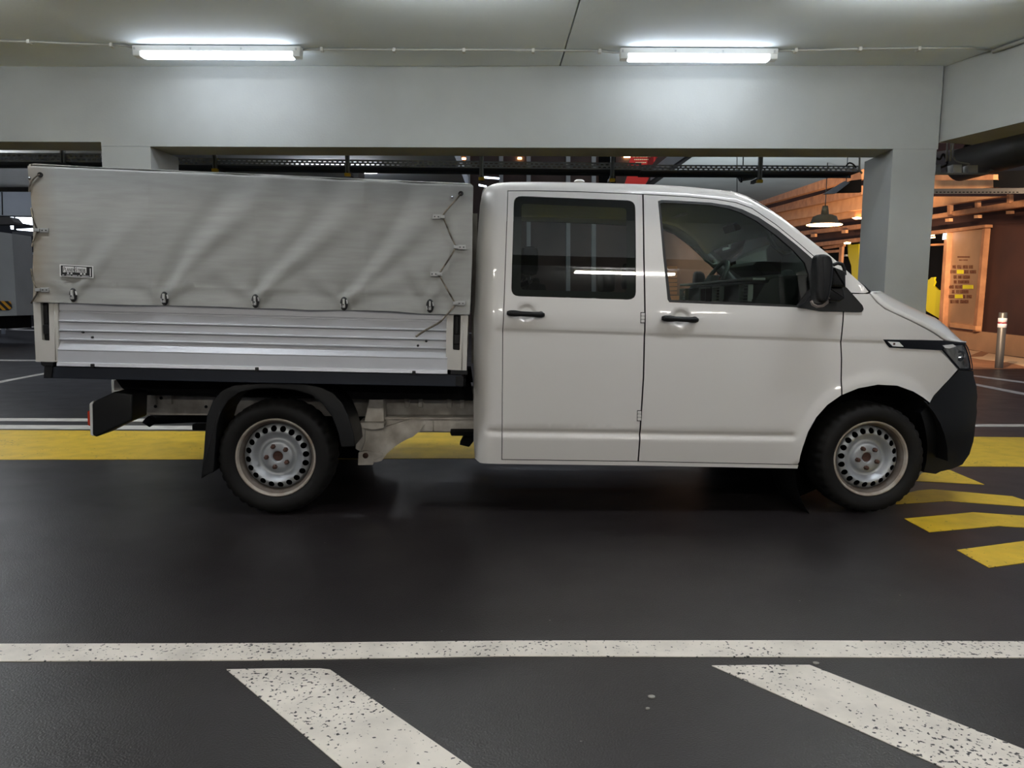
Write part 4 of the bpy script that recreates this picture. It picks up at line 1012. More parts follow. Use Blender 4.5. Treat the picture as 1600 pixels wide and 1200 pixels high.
for (px, py), (ex_, ez) in zip(eyes, EY):
    bm = bmesh.new(); y = min(ST(ex_+.022*math.cos(t_), ez+.038*math.sin(t_)) for t_ in [k_*math.pi/6 for k_ in range(12)])-.001
    n = 28; ro, ri = [], []
    for k in range(n):
        t = 2*math.pi*k/n; ro.append(bm.verts.new((ex_+.0205*math.cos(t), y-.001, ez+.037*math.sin(t)))); ri.append(bm.verts.new((ex_+.0145*math.cos(t), y-.006, ez+.030*math.sin(t))))
    for k in range(n): f = bm.faces.new((ro[k], ro[(k+1) % n], ri[(k+1) % n], ri[k])); f.material_index = k % 14 < 3
    f = bm.faces.new([bm.verts.new((ex_+.0145*math.cos(2*math.pi*k/n), y-.003, ez+.030*math.sin(2*math.pi*k/n))) for k in range(n)]); f.material_index = 0
    box(bm, (ex_-.0045, y-.022, ez-.012), (ex_+.0045, y-.003, ez+.026), 1, bevel=.003); box(bm, (ex_-.0065, y-.017, ez-.022), (ex_+.0065, y-.003, ez-.004), 1, bevel=.003)
    box(bm, (ex_-.003, y-.024, ez-.008), (ex_+.003, y-.021, ez-.002), 0)
    build('eyelet_fastener', bm, ['seal_and_gap_shade', 'fastener_steel'], cvo)
def on_cov(px, py, off=.008):
    x, z = V(px, py, YT); return Vector((x, ST(x, z)-off, z))
def smooth_path(P, k=6):
    out = []
    for i in range(len(P)-1):
        p0, p1, p2, p3 = P[max(i-1,0)], P[i], P[i+1], P[min(i+2,len(P)-1)]
        for j in range(k):
            t = j/k; out.append(.5*((2*p1)+(p2-p0)*t+(2*p0-5*p1+4*p2-p3)*t*t+(3*p1-p0-3*p2+p3)*t**3))
    out.append(P[-1]); return out
def rope(pix, r=.0042):
    bm = bmesh.new(); tube(bm, smooth_path([on_cov(x, y, .010) for x, y in pix]), r, seg=8); build('lacing_cord', bm, 'rope', cvo)
rope([(720,303),(713,312),(702,324),(694,334),(692,339),(696,348),(704,368),(711,383),(711.5,388),(706,398),(697,412),(689,424),(687,430),(691,438),(701,456),(709,470),(711,474),(708,481),(699,491),(690,501)])
rope([(690,501),(683,506),(672,512),(660,519),(650,526)], .0055)
rope([(63,273),(57,277),(51,284),(47.5,293),(47,300)]); rope([(50,325),(52,338),(56,350),(60,361),(58,367),(54,376),(51.5,386)]); rope([(51,420),(53,433),(57,445),(61,454),(60,461),(56,468),(53,474)])
def cclip(px, py, right):
    """small steel plate with a loop, two screws"""
    c = on_cov(px, py, .003); s = 1 if right else -1; bm = bmesh.new()
    a, b = sorted((c.x+s*.004, c.x+s*.048)); box(bm, (a, c.y-.006, c.z-.012), (b, c.y+.003, c.z+.012), bevel=.002)
    a, b = sorted((c.x-s*.018, c.x+s*.008)); box(bm, (a, c.y-.018, c.z-.009), (b, c.y-.002, c.z+.009), bevel=.004)
    for d in (.017, .036): box(bm, (c.x+s*d-.003, c.y-.008, c.z-.003), (c.x+s*d+.003, c.y-.005, c.z+.003), 1)
    build('cord_clip', bm, ['steel', 'seal_and_gap_shade'], cvo)
cclip(62, 360, True); cclip(64, 453, True); cclip(690, 339, False); cclip(714, 386.5, True); cclip(686, 428.5, False); cclip(713, 474, True)
for (px, py) in ((46.5, 278.5), (706.5, 308)):
    c = on_cov(px, py, .004); bm = bmesh.new(); lathe(bm, [(0,-.008),(.006,-.006),(.009,.003)], 14, c=tuple(c)); build('snap_rivet', bm, 'chrome', cvo)
for (px, py) in ((62.5, 273), (720, 302.5)):
    c = on_cov(px, py, .001); bm = bmesh.new(); lathe(bm, [(.0001,-.001),(.010,-.001),(.013,-.003),(.014,.002)], 18, c=tuple(c)); build('cord_hole', bm, 'seal_and_gap_shade', cvo)
# maker's label
c0, c1, c2, c3 = on_cov(95,413,0), on_cov(147.5,416,0), on_cov(147.5,434.5,0), on_cov(95.5,432,0)
yl_ = min([ST(c0.x+(c1.x-c0.x)*u/6, c3.z+(c0.z-c3.z)*w/3) for u in range(7) for w in range(4)]) - .003
U = ((c1-c0)+(c2-c3))/2; U.y = 0; Vv = ((c0-c3)+(c1-c2))/2; Vv.y = 0; OL = Vector((c3.x, yl_, c3.z)); Lw, Lh = U.length, Vv.length; U.normalize(); Vv.normalize()
def lab(u0, v0, u1, v1, mi, d): 
    P = [OL+U*(u*Lw)+Vv*(v*Lh)+Vector((0, -d, 0)) for u, v in ((u0,v0),(u1,v0),(u1,v1),(u0,v1))]
    prism(bm, P, mi=mi, depth=Vector((0, .002, 0)))
bm = bmesh.new()
lab(0,0,1,1,1,0); lab(.035,.07,.965,.93,0,.001); lab(.90,.12,.93,.80,1,.002)
lab(.10,.40,.43,.86,1,.002); lab(.455,.40,.80,.86,1,.002); lab(.10,.36,.17,.41,1,.002)
for u in (.25,.35,.64,.74): lab(u-.028,.24,u+.028,.36,1,.0022)
for u0, u1 in ((.08,.13),(.20,.34),(.38,.52),(.55,.61),(.66,.88)): lab(u0,.12,u1,.165,1,.002)
def tx(s, u, v, h, sx=1.0):
    m = Matrix.Translation(OL+U*(u*Lw)+Vv*(v*Lh)+Vector((0, -.0035, 0))) @ Matrix((U, Vv, U.cross(Vv))).transposed().to_4x4()
    text_bm(s, h*Lh, m, .0004, 0, bm, sx)
tx('P', .115, .45, .50, .62); tx('LANEN', .175, .45, .40, .62); tx('S', .475, .45, .50, .62); tx('TREIB', .535, .45, .40, .66)
build('maker_label', bm, ['label_black', 'label_white'], cvo)
# ================================================================== BEHIND THE LONG BEAM
def pxprism(bm, pix, y, d, mi=0):
    """outline traced at world depth y, d metres deep"""
    return prism(bm, [ony(a, b, y) for a, b in pix], mi=mi, depth=Vector((0, d, 0)))
def block(name, pix, y, d, m, label=None, cat=None, group=None, kind=None):
    bm = bmesh.new(); pxprism(bm, pix, y, d); o = build(name, bm, m); tag(o, label, cat, group, kind); return o
# ---- perforated cable tray on hangers
def tray(pxa, ya, pxb, yb, D, hgt, label, slots_dark=True):
    a = ony(pxa, ya, D); b = ony(pxb, yb, D); u = (b-a); L = u.length; u.normalize(); rz = math.atan2(u.y, u.x)
    t = tag(empty('cable_tray', a), label, 'cable tray'); X = Vector((1,0,0))
    bm = bmesh.new(); n = int(L/.062); pt = L/n
    def quad(x0, x1, z0, z1, y=0):
        bm.faces.new([bm.verts.new(tuple(u*x+Vector((0, y, z)))) for x, z in ((x0,z0),(x1,z0),(x1,z1),(x0,z1))])
    zr_ = [0, hgt*.22, hgt*.36, hgt*.60, hgt*.74, hgt]
    for (z0, z1) in ((zr_[0], zr_[1]), (zr_[2], zr_[3]), (zr_[4], zr_[5])): quad(0, L, z0, z1)
    for r, (z0, z1) in enumerate(((zr_[1], zr_[2]), (zr_[3], zr_[4]))):
        for k in range(n): o = k*pt+(pt*.5*r); quad(o, min(o+pt*.42, L), z0, z1)
    pl = build('side_rail', bm, 'galvanised', t); md = pl.modifiers.new('Solidify', 'SOLIDIFY'); md.thickness = .004
    bm = bmesh.new()
    hexa(bm, [tuple(u*s+Vector((0, y, z))) for z in (0, .006) for s, y in ((0, .012), (L, .012), (L, .26), (0, .26))]); build('tray_floor', bm, 'galvanised_dark', t)
    bm = bmesh.new(); hexa(bm, [tuple(u*s+Vector((0, y, z))) for z in (-.035, hgt*.45) for s, y in ((0, .26), (L, .26), (L, .265), (0, .265))]); build('side_rail', bm, 'galvanised_dark', t)
    return t
TA = 9.7
def hanger(t, px, pya, pyb, D=TA, cap=True):
    o = Vector(t.location); a = ony(px, pya, D-.05)-o; b = ony(px, pyb, D-.05)-o; h = build_hanger(a, b, cap, t)
HZ = 3.62
def build_hanger(a, b, cap, t):
    bm = bmesh.new()
    for s in (-.024, .012): box(bm, (b.x+s, b.y, b.z), (b.x+s+.014, b.y+.035, max(a.z, HZ-t.location.z)))
    box(bm, (b.x-.024, b.y+.03, b.z), (b.x+.026, b.y+.036, max(a.z, HZ-t.location.z)))
    h = build('hanger', bm, 'galvanised', t)
    if cap:
        bm = bmesh.new(); box(bm, (b.x-.034, b.y-.008, b.z-.03), (b.x+.036, b.y+.05, b.z+.006), bevel=.004); build('end_cap', bm, 'yellow_cap', h)
    bm = bmesh.new(); box(bm, (b.x-.02, b.y+.03, b.z+.0), (b.x+.02, b.y+.32, b.z+.035)); build('bracket_arm', bm, 'galvanised_dark', h)
t1 = tray(-60, 252, 158, 253.5, 9.6, .105, 'black perforated cable tray left of the left column')
hanger(t1, 97, 228, 254, 9.6, False)
t2 = tray(262, 257, 1002, 265.5, TA, .085, 'grey perforated cable tray between the columns above the truck roof')
for px, py in ((335, 264), (542.5, 271), (752, 277.5), (956.5, 279.5)): hanger(t2, px, 240, py)
t3 = tray(1002, 267, 1344, 268.5, TA, .075, 'grey perforated cable tray above the cab windscreen')
hanger(t3, 1187.5, 240, 281.5)
bm = bmesh.new(); tube(bm, [Vector((ony(1343, 236, 9.3).x, 9.3, 3.62)), ony(1343, 236, 9.3), ony(1343, 266, 9.3), ony(1347, 271, 9.3)], .012); tag(build('cable_conduit', bm, 'conduit'), 'pale vertical conduit beside the right column, behind the beam', 'conduit')
bm = bmesh.new(); tube(bm, smooth_path([ony(1322, 260, TA-.02), ony(1326, 255, TA-.02), ony(1332, 256, TA-.02), ony(1338, 262, TA-.02)]), .010); tag(build('cable', bm, 'seal_and_gap_shade'), 'black loop of cable on the tray next to the right column', 'cable')
bm = bmesh.new(); pxprism(bm, [(1158,270),(1183,268),(1183,277),(1162,280)], TA+.28, .2); pxprism(bm, [(1157,276),(1160,276),(1160,285),(1157,285)], TA+.27, .02); tag(build('junction_box', bm, 'galvanised_dark'), 'dark junction box hung under the tray above the windscreen', 'junction box')
# ---- neighbouring bay: ceiling slabs, beams, far building
bm = bmesh.new(); box(bm, (-26, 8.9, 3.62), (-1.0, 17, 3.9)); box(bm, (-1.0, 8.9, 3.62), (6.5, 11.6, 3.9)); tag(build('ceiling', bm, 'concrete_ceiling'), kind='structure')
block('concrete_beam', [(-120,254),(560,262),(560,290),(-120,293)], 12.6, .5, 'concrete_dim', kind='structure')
block('concrete_beam', [(-120,231),(260,238),(260,246),(-120,236.5)], 11.2, .3, 'concrete', kind='structure')
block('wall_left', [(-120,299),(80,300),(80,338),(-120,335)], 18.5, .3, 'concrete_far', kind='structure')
block('trim_1', [(2,300),(3.4,300),(4.2,336),(2.8,336)], 18.48, .01, 'asphalt_dark_seam', kind='structure')
# exterior daylight gap with pipes, rails
bm = bmesh.new()
pxprism(bm, [(16,338),(20,338),(20,346),(16,346)], 24, .05); pxprism(bm, [(24,338),(52,339),(52,352),(24,347)], 24, .05); pxprism(bm, [(16,352),(19.5,352),(20,358),(17,358)], 24, .05); pxprism(bm, [(25,358),(52,356.5),(52,361.5),(27,359.5)], 24, .05)
tag(build('light_opening', bm, 'cool_glow'), kind='structure')
block('service_pipe', [(-60,338),(15,339),(22,347),(22,350),(-60,352)], 22, .4, 'duct', 'fat grey pipe above the striped column', 'pipe')
block('concrete_beam', [(19,362),(60,362),(60,369),(19,367)], 23, .5, 'concrete_dim', kind='structure')
block('concrete_column', [(-80,352),(18.5,365),(19,372),(26.5,493),(-80,496)], 20, .8, 'concrete', kind='structure')
block('column_base', [(-80,496),(26,493),(27,513),(-80,515)], 20.1, .6, 'black_void', kind='structure')
bm = bmesh.new(); pxprism(bm, [(-80,469),(15,470.5),(17,474),(18,481),(14,484.5),(-80,485)], 19.97, .02)
tag(build('hazard_sticker', bm, 'hazard'), 'black and yellow striped warning sticker low on the far left column', 'sticker')
bm = bmesh.new(); pxprism(bm, [(-30,521),(25,446),(60,400),(60,428),(27,466),(-21,521)], 24, .3); tag(build('stair_stringer', bm, 'concrete_far'), 'pale sloping stair side behind the far left column', 'stair')
bm = bmesh.new()
for p in ([(2,396.5),(60,394),(60,398),(2,400)], [(2,398),(6,398),(6,522),(2,522)], [(22,402),(26,402),(27,420),(23,420)], [(33,402),(40,402),(40,412),(34,414)]): pxprism(bm, p, 25, .08)
tag(build('railing', bm, 'concrete_far'), 'pale railing behind the far left column', 'railing')
# grey slab of the next bay to the right, with joints
ZN = 4.3
def zslab(name, pix, z, th, m, **k):
    bm = bmesh.new(); P = [onz(a, b, z) for a, b in pix]; prism(bm, P, depth=Vector((0, 0, th))); o = build(name, bm, m); tag(o, **k); return o
zslab('ceiling', [(1016,290),(1086,240),(1120,196),(1440,192),(1400,250),(1350,264),(1285,281),(1160,324),(1060,312)], ZN, .4, 'concrete', kind='structure')
zslab('trim_2', [(1008,291),(1083,240),(1089,240),(1018,291)], ZN-.06, .05, 'asphalt_dark_seam', kind='structure')
zslab('trim_3', [(1151,300),(1151,240),(1152.2,240),(1152.2,300)], ZN-.02, .015, 'asphalt_dark_seam', kind='structure')
bm = bmesh.new(); tube(bm, [Vector((ony(1161, 236, 10.5).x, 10.5, 3.62)), ony(1161, 258, 10.5)], .008); tag(build('hanging_rod', bm, 'galvanised_dark'), 'thin dark rod hanging left of the tray hanger above the windscreen', 'rod')
# far building across the court: dark wall, pale mullions, lit slabs, red sign
block('wall_back', [(430,228),(1120,226),(1120,520),(430,520)], 30, .5, 'court_wall', kind='structure')
block('wall_back', [(-600,180),(430,200),(430,505),(-600,500)], 44, .5, 'dark_slate', kind='structure')
block('wall_back', [(1120,200),(1700,150),(1700,500),(1120,500)], 58, .5, 'brown_wall', kind='structure')
for px in (681, 731, 783, 826, 888, 928): block('mullion', [(px-3.2,232),(px+3.2,232),(px+3.2,470),(px-3.2,470)], 29.7, .25, 'concrete', kind='structure')
bm = bmesh.new(); pxprism(bm, [(648,236),(672,236),(672,300),(648,300)], 29.8, .1); pxprism(bm, [(936,238),(962,238),(962,300),(936,300)], 29.8, .1); tag(build('window_1', bm, 'black_void'), kind='structure')
zslab('ceiling', [(569,243),(640,244.5),(640,251),(584,251)], 4.9, .15, 'concrete', kind='structure')
zslab('ceiling', [(596,268),(641,269),(641,283),(608,283)], 4.4, .15, 'concrete', kind='structure')
bm = bmesh.new(); c = onz(616, 248.5, 4.85); 
def glow_bar(pix, y, m, label, name='ceiling_light', d=.06):
    bm = bmesh.new(); pxprism(bm, pix, y, d); return tag(build(name, bm, m), label, 'light')
glow_bar([(592,246.5),(635,249.5),(635,251.5),(596,248.5)], 24, 'cool_glow', 'far white tube light above the middle of the cargo cover')
glow_bar([(614,273.5),(641,273.5),(641,276.5),(614,276)], 22, 'cool_glow', 'far white tube light just above the cover edge, below the tray')
glow_bar([(756.5,275.5),(780,277.5),(780,279.5),(757,278)], 16, 'cool_glow', 'short white tube between cover and cab, upper one')
glow_bar([(748,287.5),(760,290),(760,292),(748,290)], 16, 'cool_glow', 'short white tube between cover and cab, lower one')
for px, py, w_, lb in ((725,247.5,3,'small warm lamp far behind, above the gap before the cab'),(812,247,3,'small warm lamp far behind, above the rear door'),(980,244.5,5,'warm lamp left of the red sign'),(948,282.5,2.5,'small warm lamp just over the cab roof')):
    glow_bar([(px-w_,py-1.2),(px+w_,py-1.2),(px+w_,py+1.4),(px-w_,py+1.4)], 29.93, 'warm_glow', lb, 'spot_lamp')
sg = tag(empty('red_sign', ony(1005, 258, 20)), 'red hanging sign with pale letters, seen between beam and cable tray', 'sign'); so = Vector(sg.location)
bm = bmesh.new(); prism(bm, [ony(a, b, 20)-so for a, b in [(982,257.5),(990,230),(1030,230),(1029,243),(1019,257.5)]], depth=Vector((0, .1, 0))); build('sign_board', bm, 'red_sign', sg)
bm = bmesh.new()
def dash(x0, x1, y0, y1, D=19.97): prism(bm, [ony(a, b, D)-so for a, b in ((x0,y1),(x1,y1),(x1,y0),(x0,y0))], depth=Vector((0, .02, 0)))
for x in (988.5,994,999.5,1004,1008.5,1013): 
    for (a, b, c, d) in ((x,x+1,236,245.2),(x+3,x+4,236,245.2),(x,x+4,244.2,245.6)): dash(a, b, c, d)
for k in range(8): dash(991+k*2.9, 993.2+k*2.9, 248.3, 250)
for k in range(6): dash(993+k*2.9, 995.2+k*2.9, 253, 254.6)
build('sign_lettering', bm, 'sign_letter', sg)
block('sign_panel', [(975,292),(981,272),(1018,272),(1006,292)], 21, .1, 'red_sign', 'dull red panel just above the cab roof, under the red sign', 'panel')
for pl, lb in (([(1043,255.5),(1045,241.5),(1058.5,241.5),(1058,256)], 'left orange-lit window pane right of the red sign'), ([(1062.5,251),(1063.5,241.5),(1078,241.5)], 'small orange-lit triangular pane right of the red sign')):
    bm = bmesh.new(); pxprism(bm, pl, 29.9, .1); m_ = tag(build('lit_pane', bm, 'timber_pale'), lb, 'window')
# ---- shopfront on the right: wall plane running away to the left
g1 = ony(1527, 548, 22); g2 = ony(1600, 563, 19.6); wd_ = Vector((g2.x-g1.x, g2.y-g1.y, 0)).normalized(); WN = Vector((-wd_.y, wd_.x, 0))
if WN.dot(Vector((1, 0, 0))) < 0: WN = -WN       # pointing away from the camera
WP0 = Vector((g1.x, g1.y, 0))
def wq(px, py, off=0.0): return onplane(px, py, WP0-WN*off, WN)
def wpoly(name, pix, off, th, m, label=None, cat=None, kind=None, parent=None, org=None, group=None):
    bm = bmesh.new(); o = org or Vector((0, 0, 0)); prism(bm, [wq(a, b, off)-o for a, b in pix], depth=WN*th)
    ob = build(name, bm, m, parent); tag(ob, label, cat, group, kind); return ob
wpoly('wall_right', [(1532,350),(1680,330),(1680,536),(1525,517.5),(1532,420)], 0, .3, 'brown_wall', kind='structure')
wpoly('wall_right', [(1230,375),(1345,356),(1453,340),(1690,300),(1690,345),(1539,351),(1451,361),(1342,372),(1230,386)], .02, .3, 'brown_wall', kind='structure')
wpoly('plinth', [(1400,502),(1492,513),(1525,517.5),(1700,536),(1700,581),(1527,548),(1400,530)], .12, .5, 'plinth', kind='structure')
# rails and timber bands, high to low
wpoly('ceiling_timber', [(1120,326),(1288,278),(1346,262),(1346,280),(1315,286),(1199.5,318),(1120,342)], 2.4, .25, 'timber', kind='structure')
wpoly('ceiling_timber', [(1120,345),(1208,324),(1291,301),(1346,290),(1346,304),(1291,316),(1219,331),(1120,352)], 1.9, .25, 'timber', kind='structure')
wpoly('ceiling_fascia', [(1100,357),(1219,331),(1291,315.5),(1346,304),(1457,280),(1551,280.5),(1551,293),(1457,300),(1345,327),(1232,344),(1100,368)], 1.5, .2, 'timber_pale', kind='structure')
wpoly('ceiling_timber', [(1100,369),(1232,344),(1345,327.5),(1457,307),(1566,307),(1456,323),(1345,337.5),(1244,353),(1100,377)], 1.2, .2, 'timber_pale', kind='structure')
wpoly('ceiling_timber', [(1100,380),(1258,360.5),(1345,350),(1453,336),(1600,312),(1690,297),(1690,313),(1600,323),(1453,341.5),(1345,357),(1259,366.5),(1100,388)], .7, .2, 'timber', kind='structure')
wpoly('wall_right', [(1100,377),(1244,352),(1345,336),(1456,321),(1600,298),(1690,284),(1690,304),(1453,339),(1345,352),(1100,384)], .3, .2, 'brown_wall', kind='structure')
wpoly('ceiling_timber', [(1120,398),(1276,379),(1342,371.5),(1451,361.5),(1539,351),(1539,355.5),(1451,366.5),(1342,377.5),(1276,385),(1120,404)], .35, .2, 'timber', kind='structure')
wpoly('ceiling_timber', [(1457,273.5),(1552,272.5),(1552,281),(1457,282)], 2.6, .3, 'timber', kind='structure')
for px, py in ((1480,344), (1525,338.5), (1575,332), (1318,362), (1270,368)):
    wpoly('rafter_end', [(px-3.2,py-2.2),(px+3.2,py-2.8),(px+3.2,py+2),(px-3.2,py+2.6)], .9, .1, 'timber_pale', kind='structure')
for px, py in ((1482,327), (1525,318), (1575,310)):
    wpoly('rafter_stub', [(px-2,py-6),(px+2,py-6.5),(px+2,py+7),(px-2,py+7.5)], .75, .1, 'timber', kind='structure')
wpoly('steel_channel', [(1440,295),(1690,293),(1690,302),(1440,303)], 3.0, .1, 'duct', 'grey perforated steel channel right of the right column', 'channel')
bm = bmesh.new()
for k in range(22):
    x = 1462+6*k; P = [wq(a, b, 3.01) for a, b in ((x,299.5),(x+2.6,299.5),(x+2.6,301),(x,301))]; prism(bm, P, depth=WN*.01)
build('slot_row', bm, 'black_void', bpy.data.objects['steel_channel'])
wpoly('wall_recess', [(1552,268),(1690,262),(1690,293),(1552,293)], 2.5, .2, 'black_void', kind='structure')
wpoly('wall_recess', [(1440,240),(1700,206),(1700,272),(1440,273)], -1, .2, 'dark_slate', kind='structure')
bm = bmesh.new(); a, b = ony(1500, 258, 10.5), ony(1690, 205, 8.6); tube(bm, [a, b], .21, seg=28); 
o = tag(build('ventilation_duct', bm, 'duct'), 'big dark round duct under the right beam', 'duct')
bm = bmesh.new(); tube(bm, smooth_path([ony(1456,271.5,9.786), ony(1500,271.5,9.786), ony(1538,271,9.786), ony(1544,268,9.786), ony(1549,265,9.786), ony(1556,265.1,9.786)]), .013); tag(build('cable_conduit', bm, 'conduit'), 'pale bent conduit under the big round duct', 'conduit')
for x0, x1, y0, y1, lb in ((1458,1470,257,271,'grey junction box touching the right column'), (1489,1503,257,269.5,'pale junction box, second from the right column'), (1513,1528,258,269.5,'pale junction box, third from the right column')):
    block('junction_box', [(x0,y1),(x1,y1),(x1,y0),(x0,y0)], 9.8, .12, 'tube_body' if x0 > 1480 else 'galvanised', lb, 'junction box')
for x, lb in ((1479, 'left of two short pale conduits beside the right column'), (1485, 'right of two short pale conduits beside the right column')):
    bm = bmesh.new(); tube(bm, [Vector((ony(x, 236, 9.6).x, 9.6, 3.62)), ony(x-.5, 252, 9.6)], .012); tag(build('cable_conduit', bm, 'conduit'), lb, 'conduit')
bm = bmesh.new(); tube(bm, smooth_path([Vector((ony(1489,238,9.7).x, 9.7, 3.62)), ony(1489,238,9.7), ony(1491,247,9.7), ony(1497,253,9.7), ony(1515,256,9.7)]), .01); tag(build('cable', bm, 'conduit'), 'thin curved grey cable under the start of the right beam', 'cable')
bm = bmesh.new(); tube(bm, smooth_path([ony(1459,244,9.8), ony(1468,249,9.8), ony(1474,241,9.8), ony(1480,256,9.8), ony(1470,262,9.8)]), .014); tag(build('cable', bm, 'seal_and_gap_shade'), 'tangle of black cable against the right column', 'cable')
block('cable_box', [(1288,303),(1320,283),(1328,285),(1306,302)], 14, .1, 'galvanised', 'slanting grey tray piece above the pendant lamp', 'cable tray')
bm = bmesh.new(); c_ = ony(1324, 285, 14)-ony(1288, 303, 14)*0; tube(bm, [Vector((c_.x, 14.05, c_.z-.03)), Vector((c_.x, 14.05, ZN))], .008); build('tray_rod', bm, 'galvanised', bpy.data.objects['cable_box'])
block('wall_recess', [(1306,301),(1330,282),(1346,280),(1346,300)], 15, .1, 'black_void', kind='structure')
# tan door panel with its lettering
dp = tag(empty('door_panel', wq(1508, 517, .2)), 'tall tan panel with rows of brown lettering on the brown wall', 'door'); do = Vector(dp.location)
def dpoly(name, pix, off, th, m): return wpoly(name, pix, off, th, m, parent=dp, org=do)
dpoly('panel_board', [(1477,365),(1537,357),(1525,516),(1478,510)], .15, .1, 'panel_tan')
dpoly('frame_jamb', [(1478,362),(1482,361.5),(1475,512),(1470,511)], .25, .15, 'timber')
dpoly('frame_jamb', [(1535.5,352),(1539.5,351.5),(1525,518),(1520,517.5)], .25, .15, 'timber')
dpoly('door_sill', [(1484,504),(1524,509.5),(1524,516),(1484,511)], .28, .15, 'timber_pale')
bm = bmesh.new(); bmy = bmesh.new()
def letters(x0, x1, y, h=5.0, b=None, sk=.02):
    n = max(2, int((x1-x0)/2.3)); w = (x1-x0)/n; random.seed(int(x0*7+y))
    for k in range(n):
        xa = x0+k*w+.3; xb = xa+w-.6
        P = [(xa,y+h/2),(xb,y+h/2),(xb,y-h/2),(xa,y-h/2)]
        kind = random.choice('EHOIUN')
        segs = {'E': [(0,.3,0,1),(0,1,0,.22),(0,1,.39,.61),(0,1,.78,1)], 'H': [(0,.3,0,1),(.7,1,0,1),(0,1,.39,.61)], 'O': [(0,.28,0,1),(.72,1,0,1),(0,1,0,.2),(0,1,.8,1)], 'I': [(.3,.7,0,1)], 'U': [(0,.3,0,1),(.7,1,0,1),(0,1,0,.22)], 'N': [(0,.3,0,1),(.7,1,0,1),(.2,.8,.35,.7)]}[kind]
        for (u0, u1, v0, v1) in segs:
            prism(b or bm, [wq(xa+(xb-xa)*u, y+h/2-h*v, .165)-do for u, v in ((u0,v0),(u1,v0),(u1,v1),(u0,v1))], depth=WN*.01)
for segs, y in (([(1488,1493.5),(1495.5,1502),(1504,1512),(1513,1520)],417), ([(1482,1494),(1506,1513),(1515,1525)],424.7), ([(1489.5,1495),(1496.5,1503),(1504,1515)],432.8), ([(1490,1494.5),(1496.5,1514)],440.5), ([(1482,1490),(1492,1503.5)],448.3), ([(1487,1491),(1494,1513)],455.7), ([(1481.5,1491),(1504.5,1508),(1510,1518)],463.3), ([(1484,1498),(1500,1513)],471.3)):
    for a, b in segs: letters(a, b, y)
letters(1495.5, 1515, 401.5, 2.2); letters(1498, 1512, 406.3, 1.4)
build('panel_lettering', bm, 'panel_text', dp)
for (x0, x1, y) in ((1495,1505,424.7),(1504,1520,448.3),(1492,1503.5,463)): dpoly('yellow_highlight', [(x0,y+3),(x1,y+3),(x1,y-3),(x0,y-3)], .166, .01, 'yellow_film')
# window bays: posts, dark interior, shelves, yellow film cut-outs
for P in ([(1476,364),(1480.5,363.5),(1472,511),(1466,510)],): wpoly('window_post', P, .3, .15, 'timber', kind='structure')
wpoly('window_2', [(1440,364),(1480,360),(1470,510),(1440,505)], -.6, .1, 'black_void', kind='structure')
wpoly('window_2', [(1150,390),(1345,374),(1345,500),(1150,490)], -.8, .1, 'black_void', kind='structure')
for py, lb in ((381.5,'brightly edged shelf high in the bay right of the right column'),): wpoly('shelf', [(1445,py),(1476,py-1.2),(1476,py+1.6),(1445,py+3)], -.35, .25, 'timber_pale', lb, 'shelf')
wpoly('shop_counter', [(1444,405),(1474,405),(1470,470),(1444,470)], -.63, .15, 'plinth', 'tan counter front seen in the bay right of the right column', 'counter')
for k, py in enumerate((412,424,431,444)): wpoly('counter_slat', [(1464,py),(1473,py),(1473,py+1.8),(1464,py+1.8)], -.61, .05, 'brown_wall', kind='structure')
wpoly('yellow_cutout', [(1443,438),(1447,438),(1452,436.5),(1455,433.5),(1460.5,433),(1459.5,437),(1461,441),(1458.5,446.5),(1463,450.5),(1466,453.5),(1470,453),(1466.5,497),(1447.5,486),(1446,478),(1443,468)], -.55, .05, 'yellow_film', 'yellow film cut-out on the bay between the right column and the tan panel', 'decal')
wpoly('yellow_cutout', [(1324,380),(1331,382.5),(1342,381),(1342,442),(1331,432),(1330,415),(1325,400)], -.75, .05, 'yellow_film', 'yellow film cut-out just left of the right column', 'decal')
for P in ([(1284,386),(1318,381),(1318,385),(1288,389.5)],[(1311.5,384),(1316,383),(1314,412),(1310,412)],[(1284,392),(1311,390),(1311,394),(1284,396)]): wpoly('window_post', P, .1, .1, 'timber', kind='structure')
wpoly('shelf', [(1316,398),(1321.5,397.5),(1321.5,400.5),(1316,401)], -.7, .1, 'tube_body', 'pale shelf left of the yellow film cut-out by the column', 'shelf')
for pix, lb in (([(1451,367.5),(1458,366.5),(1458,368),(1451,369)],'upper warm strip lamp in the bay right of the right column'),([(1451,371),(1459,370),(1459,371.5),(1451,372.5)],'lower warm strip lamp in the bay right of the right column')):
    o = wpoly('strip_lamp', pix, -.2, .05, 'warm_glow', lb, 'light')
o = wpoly('screen', [(1473.5,365),(1478,364.5),(1477,373.5),(1472.5,374.5)], .4, .02, 'cool_glow', 'small white-lit screen beside the tan panel', 'screen')
for pix, lb in (([(1331,340.5),(1338,338.8),(1347,339.5),(1346,342),(1336,342.8)],'oval warm ceiling lamp touching the right column'),([(1318,379.5),(1322,378),(1328,378.5),(1327,381),(1320,381.5)],'oval warm lamp above the yellow cut-out by the column')):
    wpoly('oval_lamp', pix, 1.3, .04, 'warm_glow', lb, 'light')
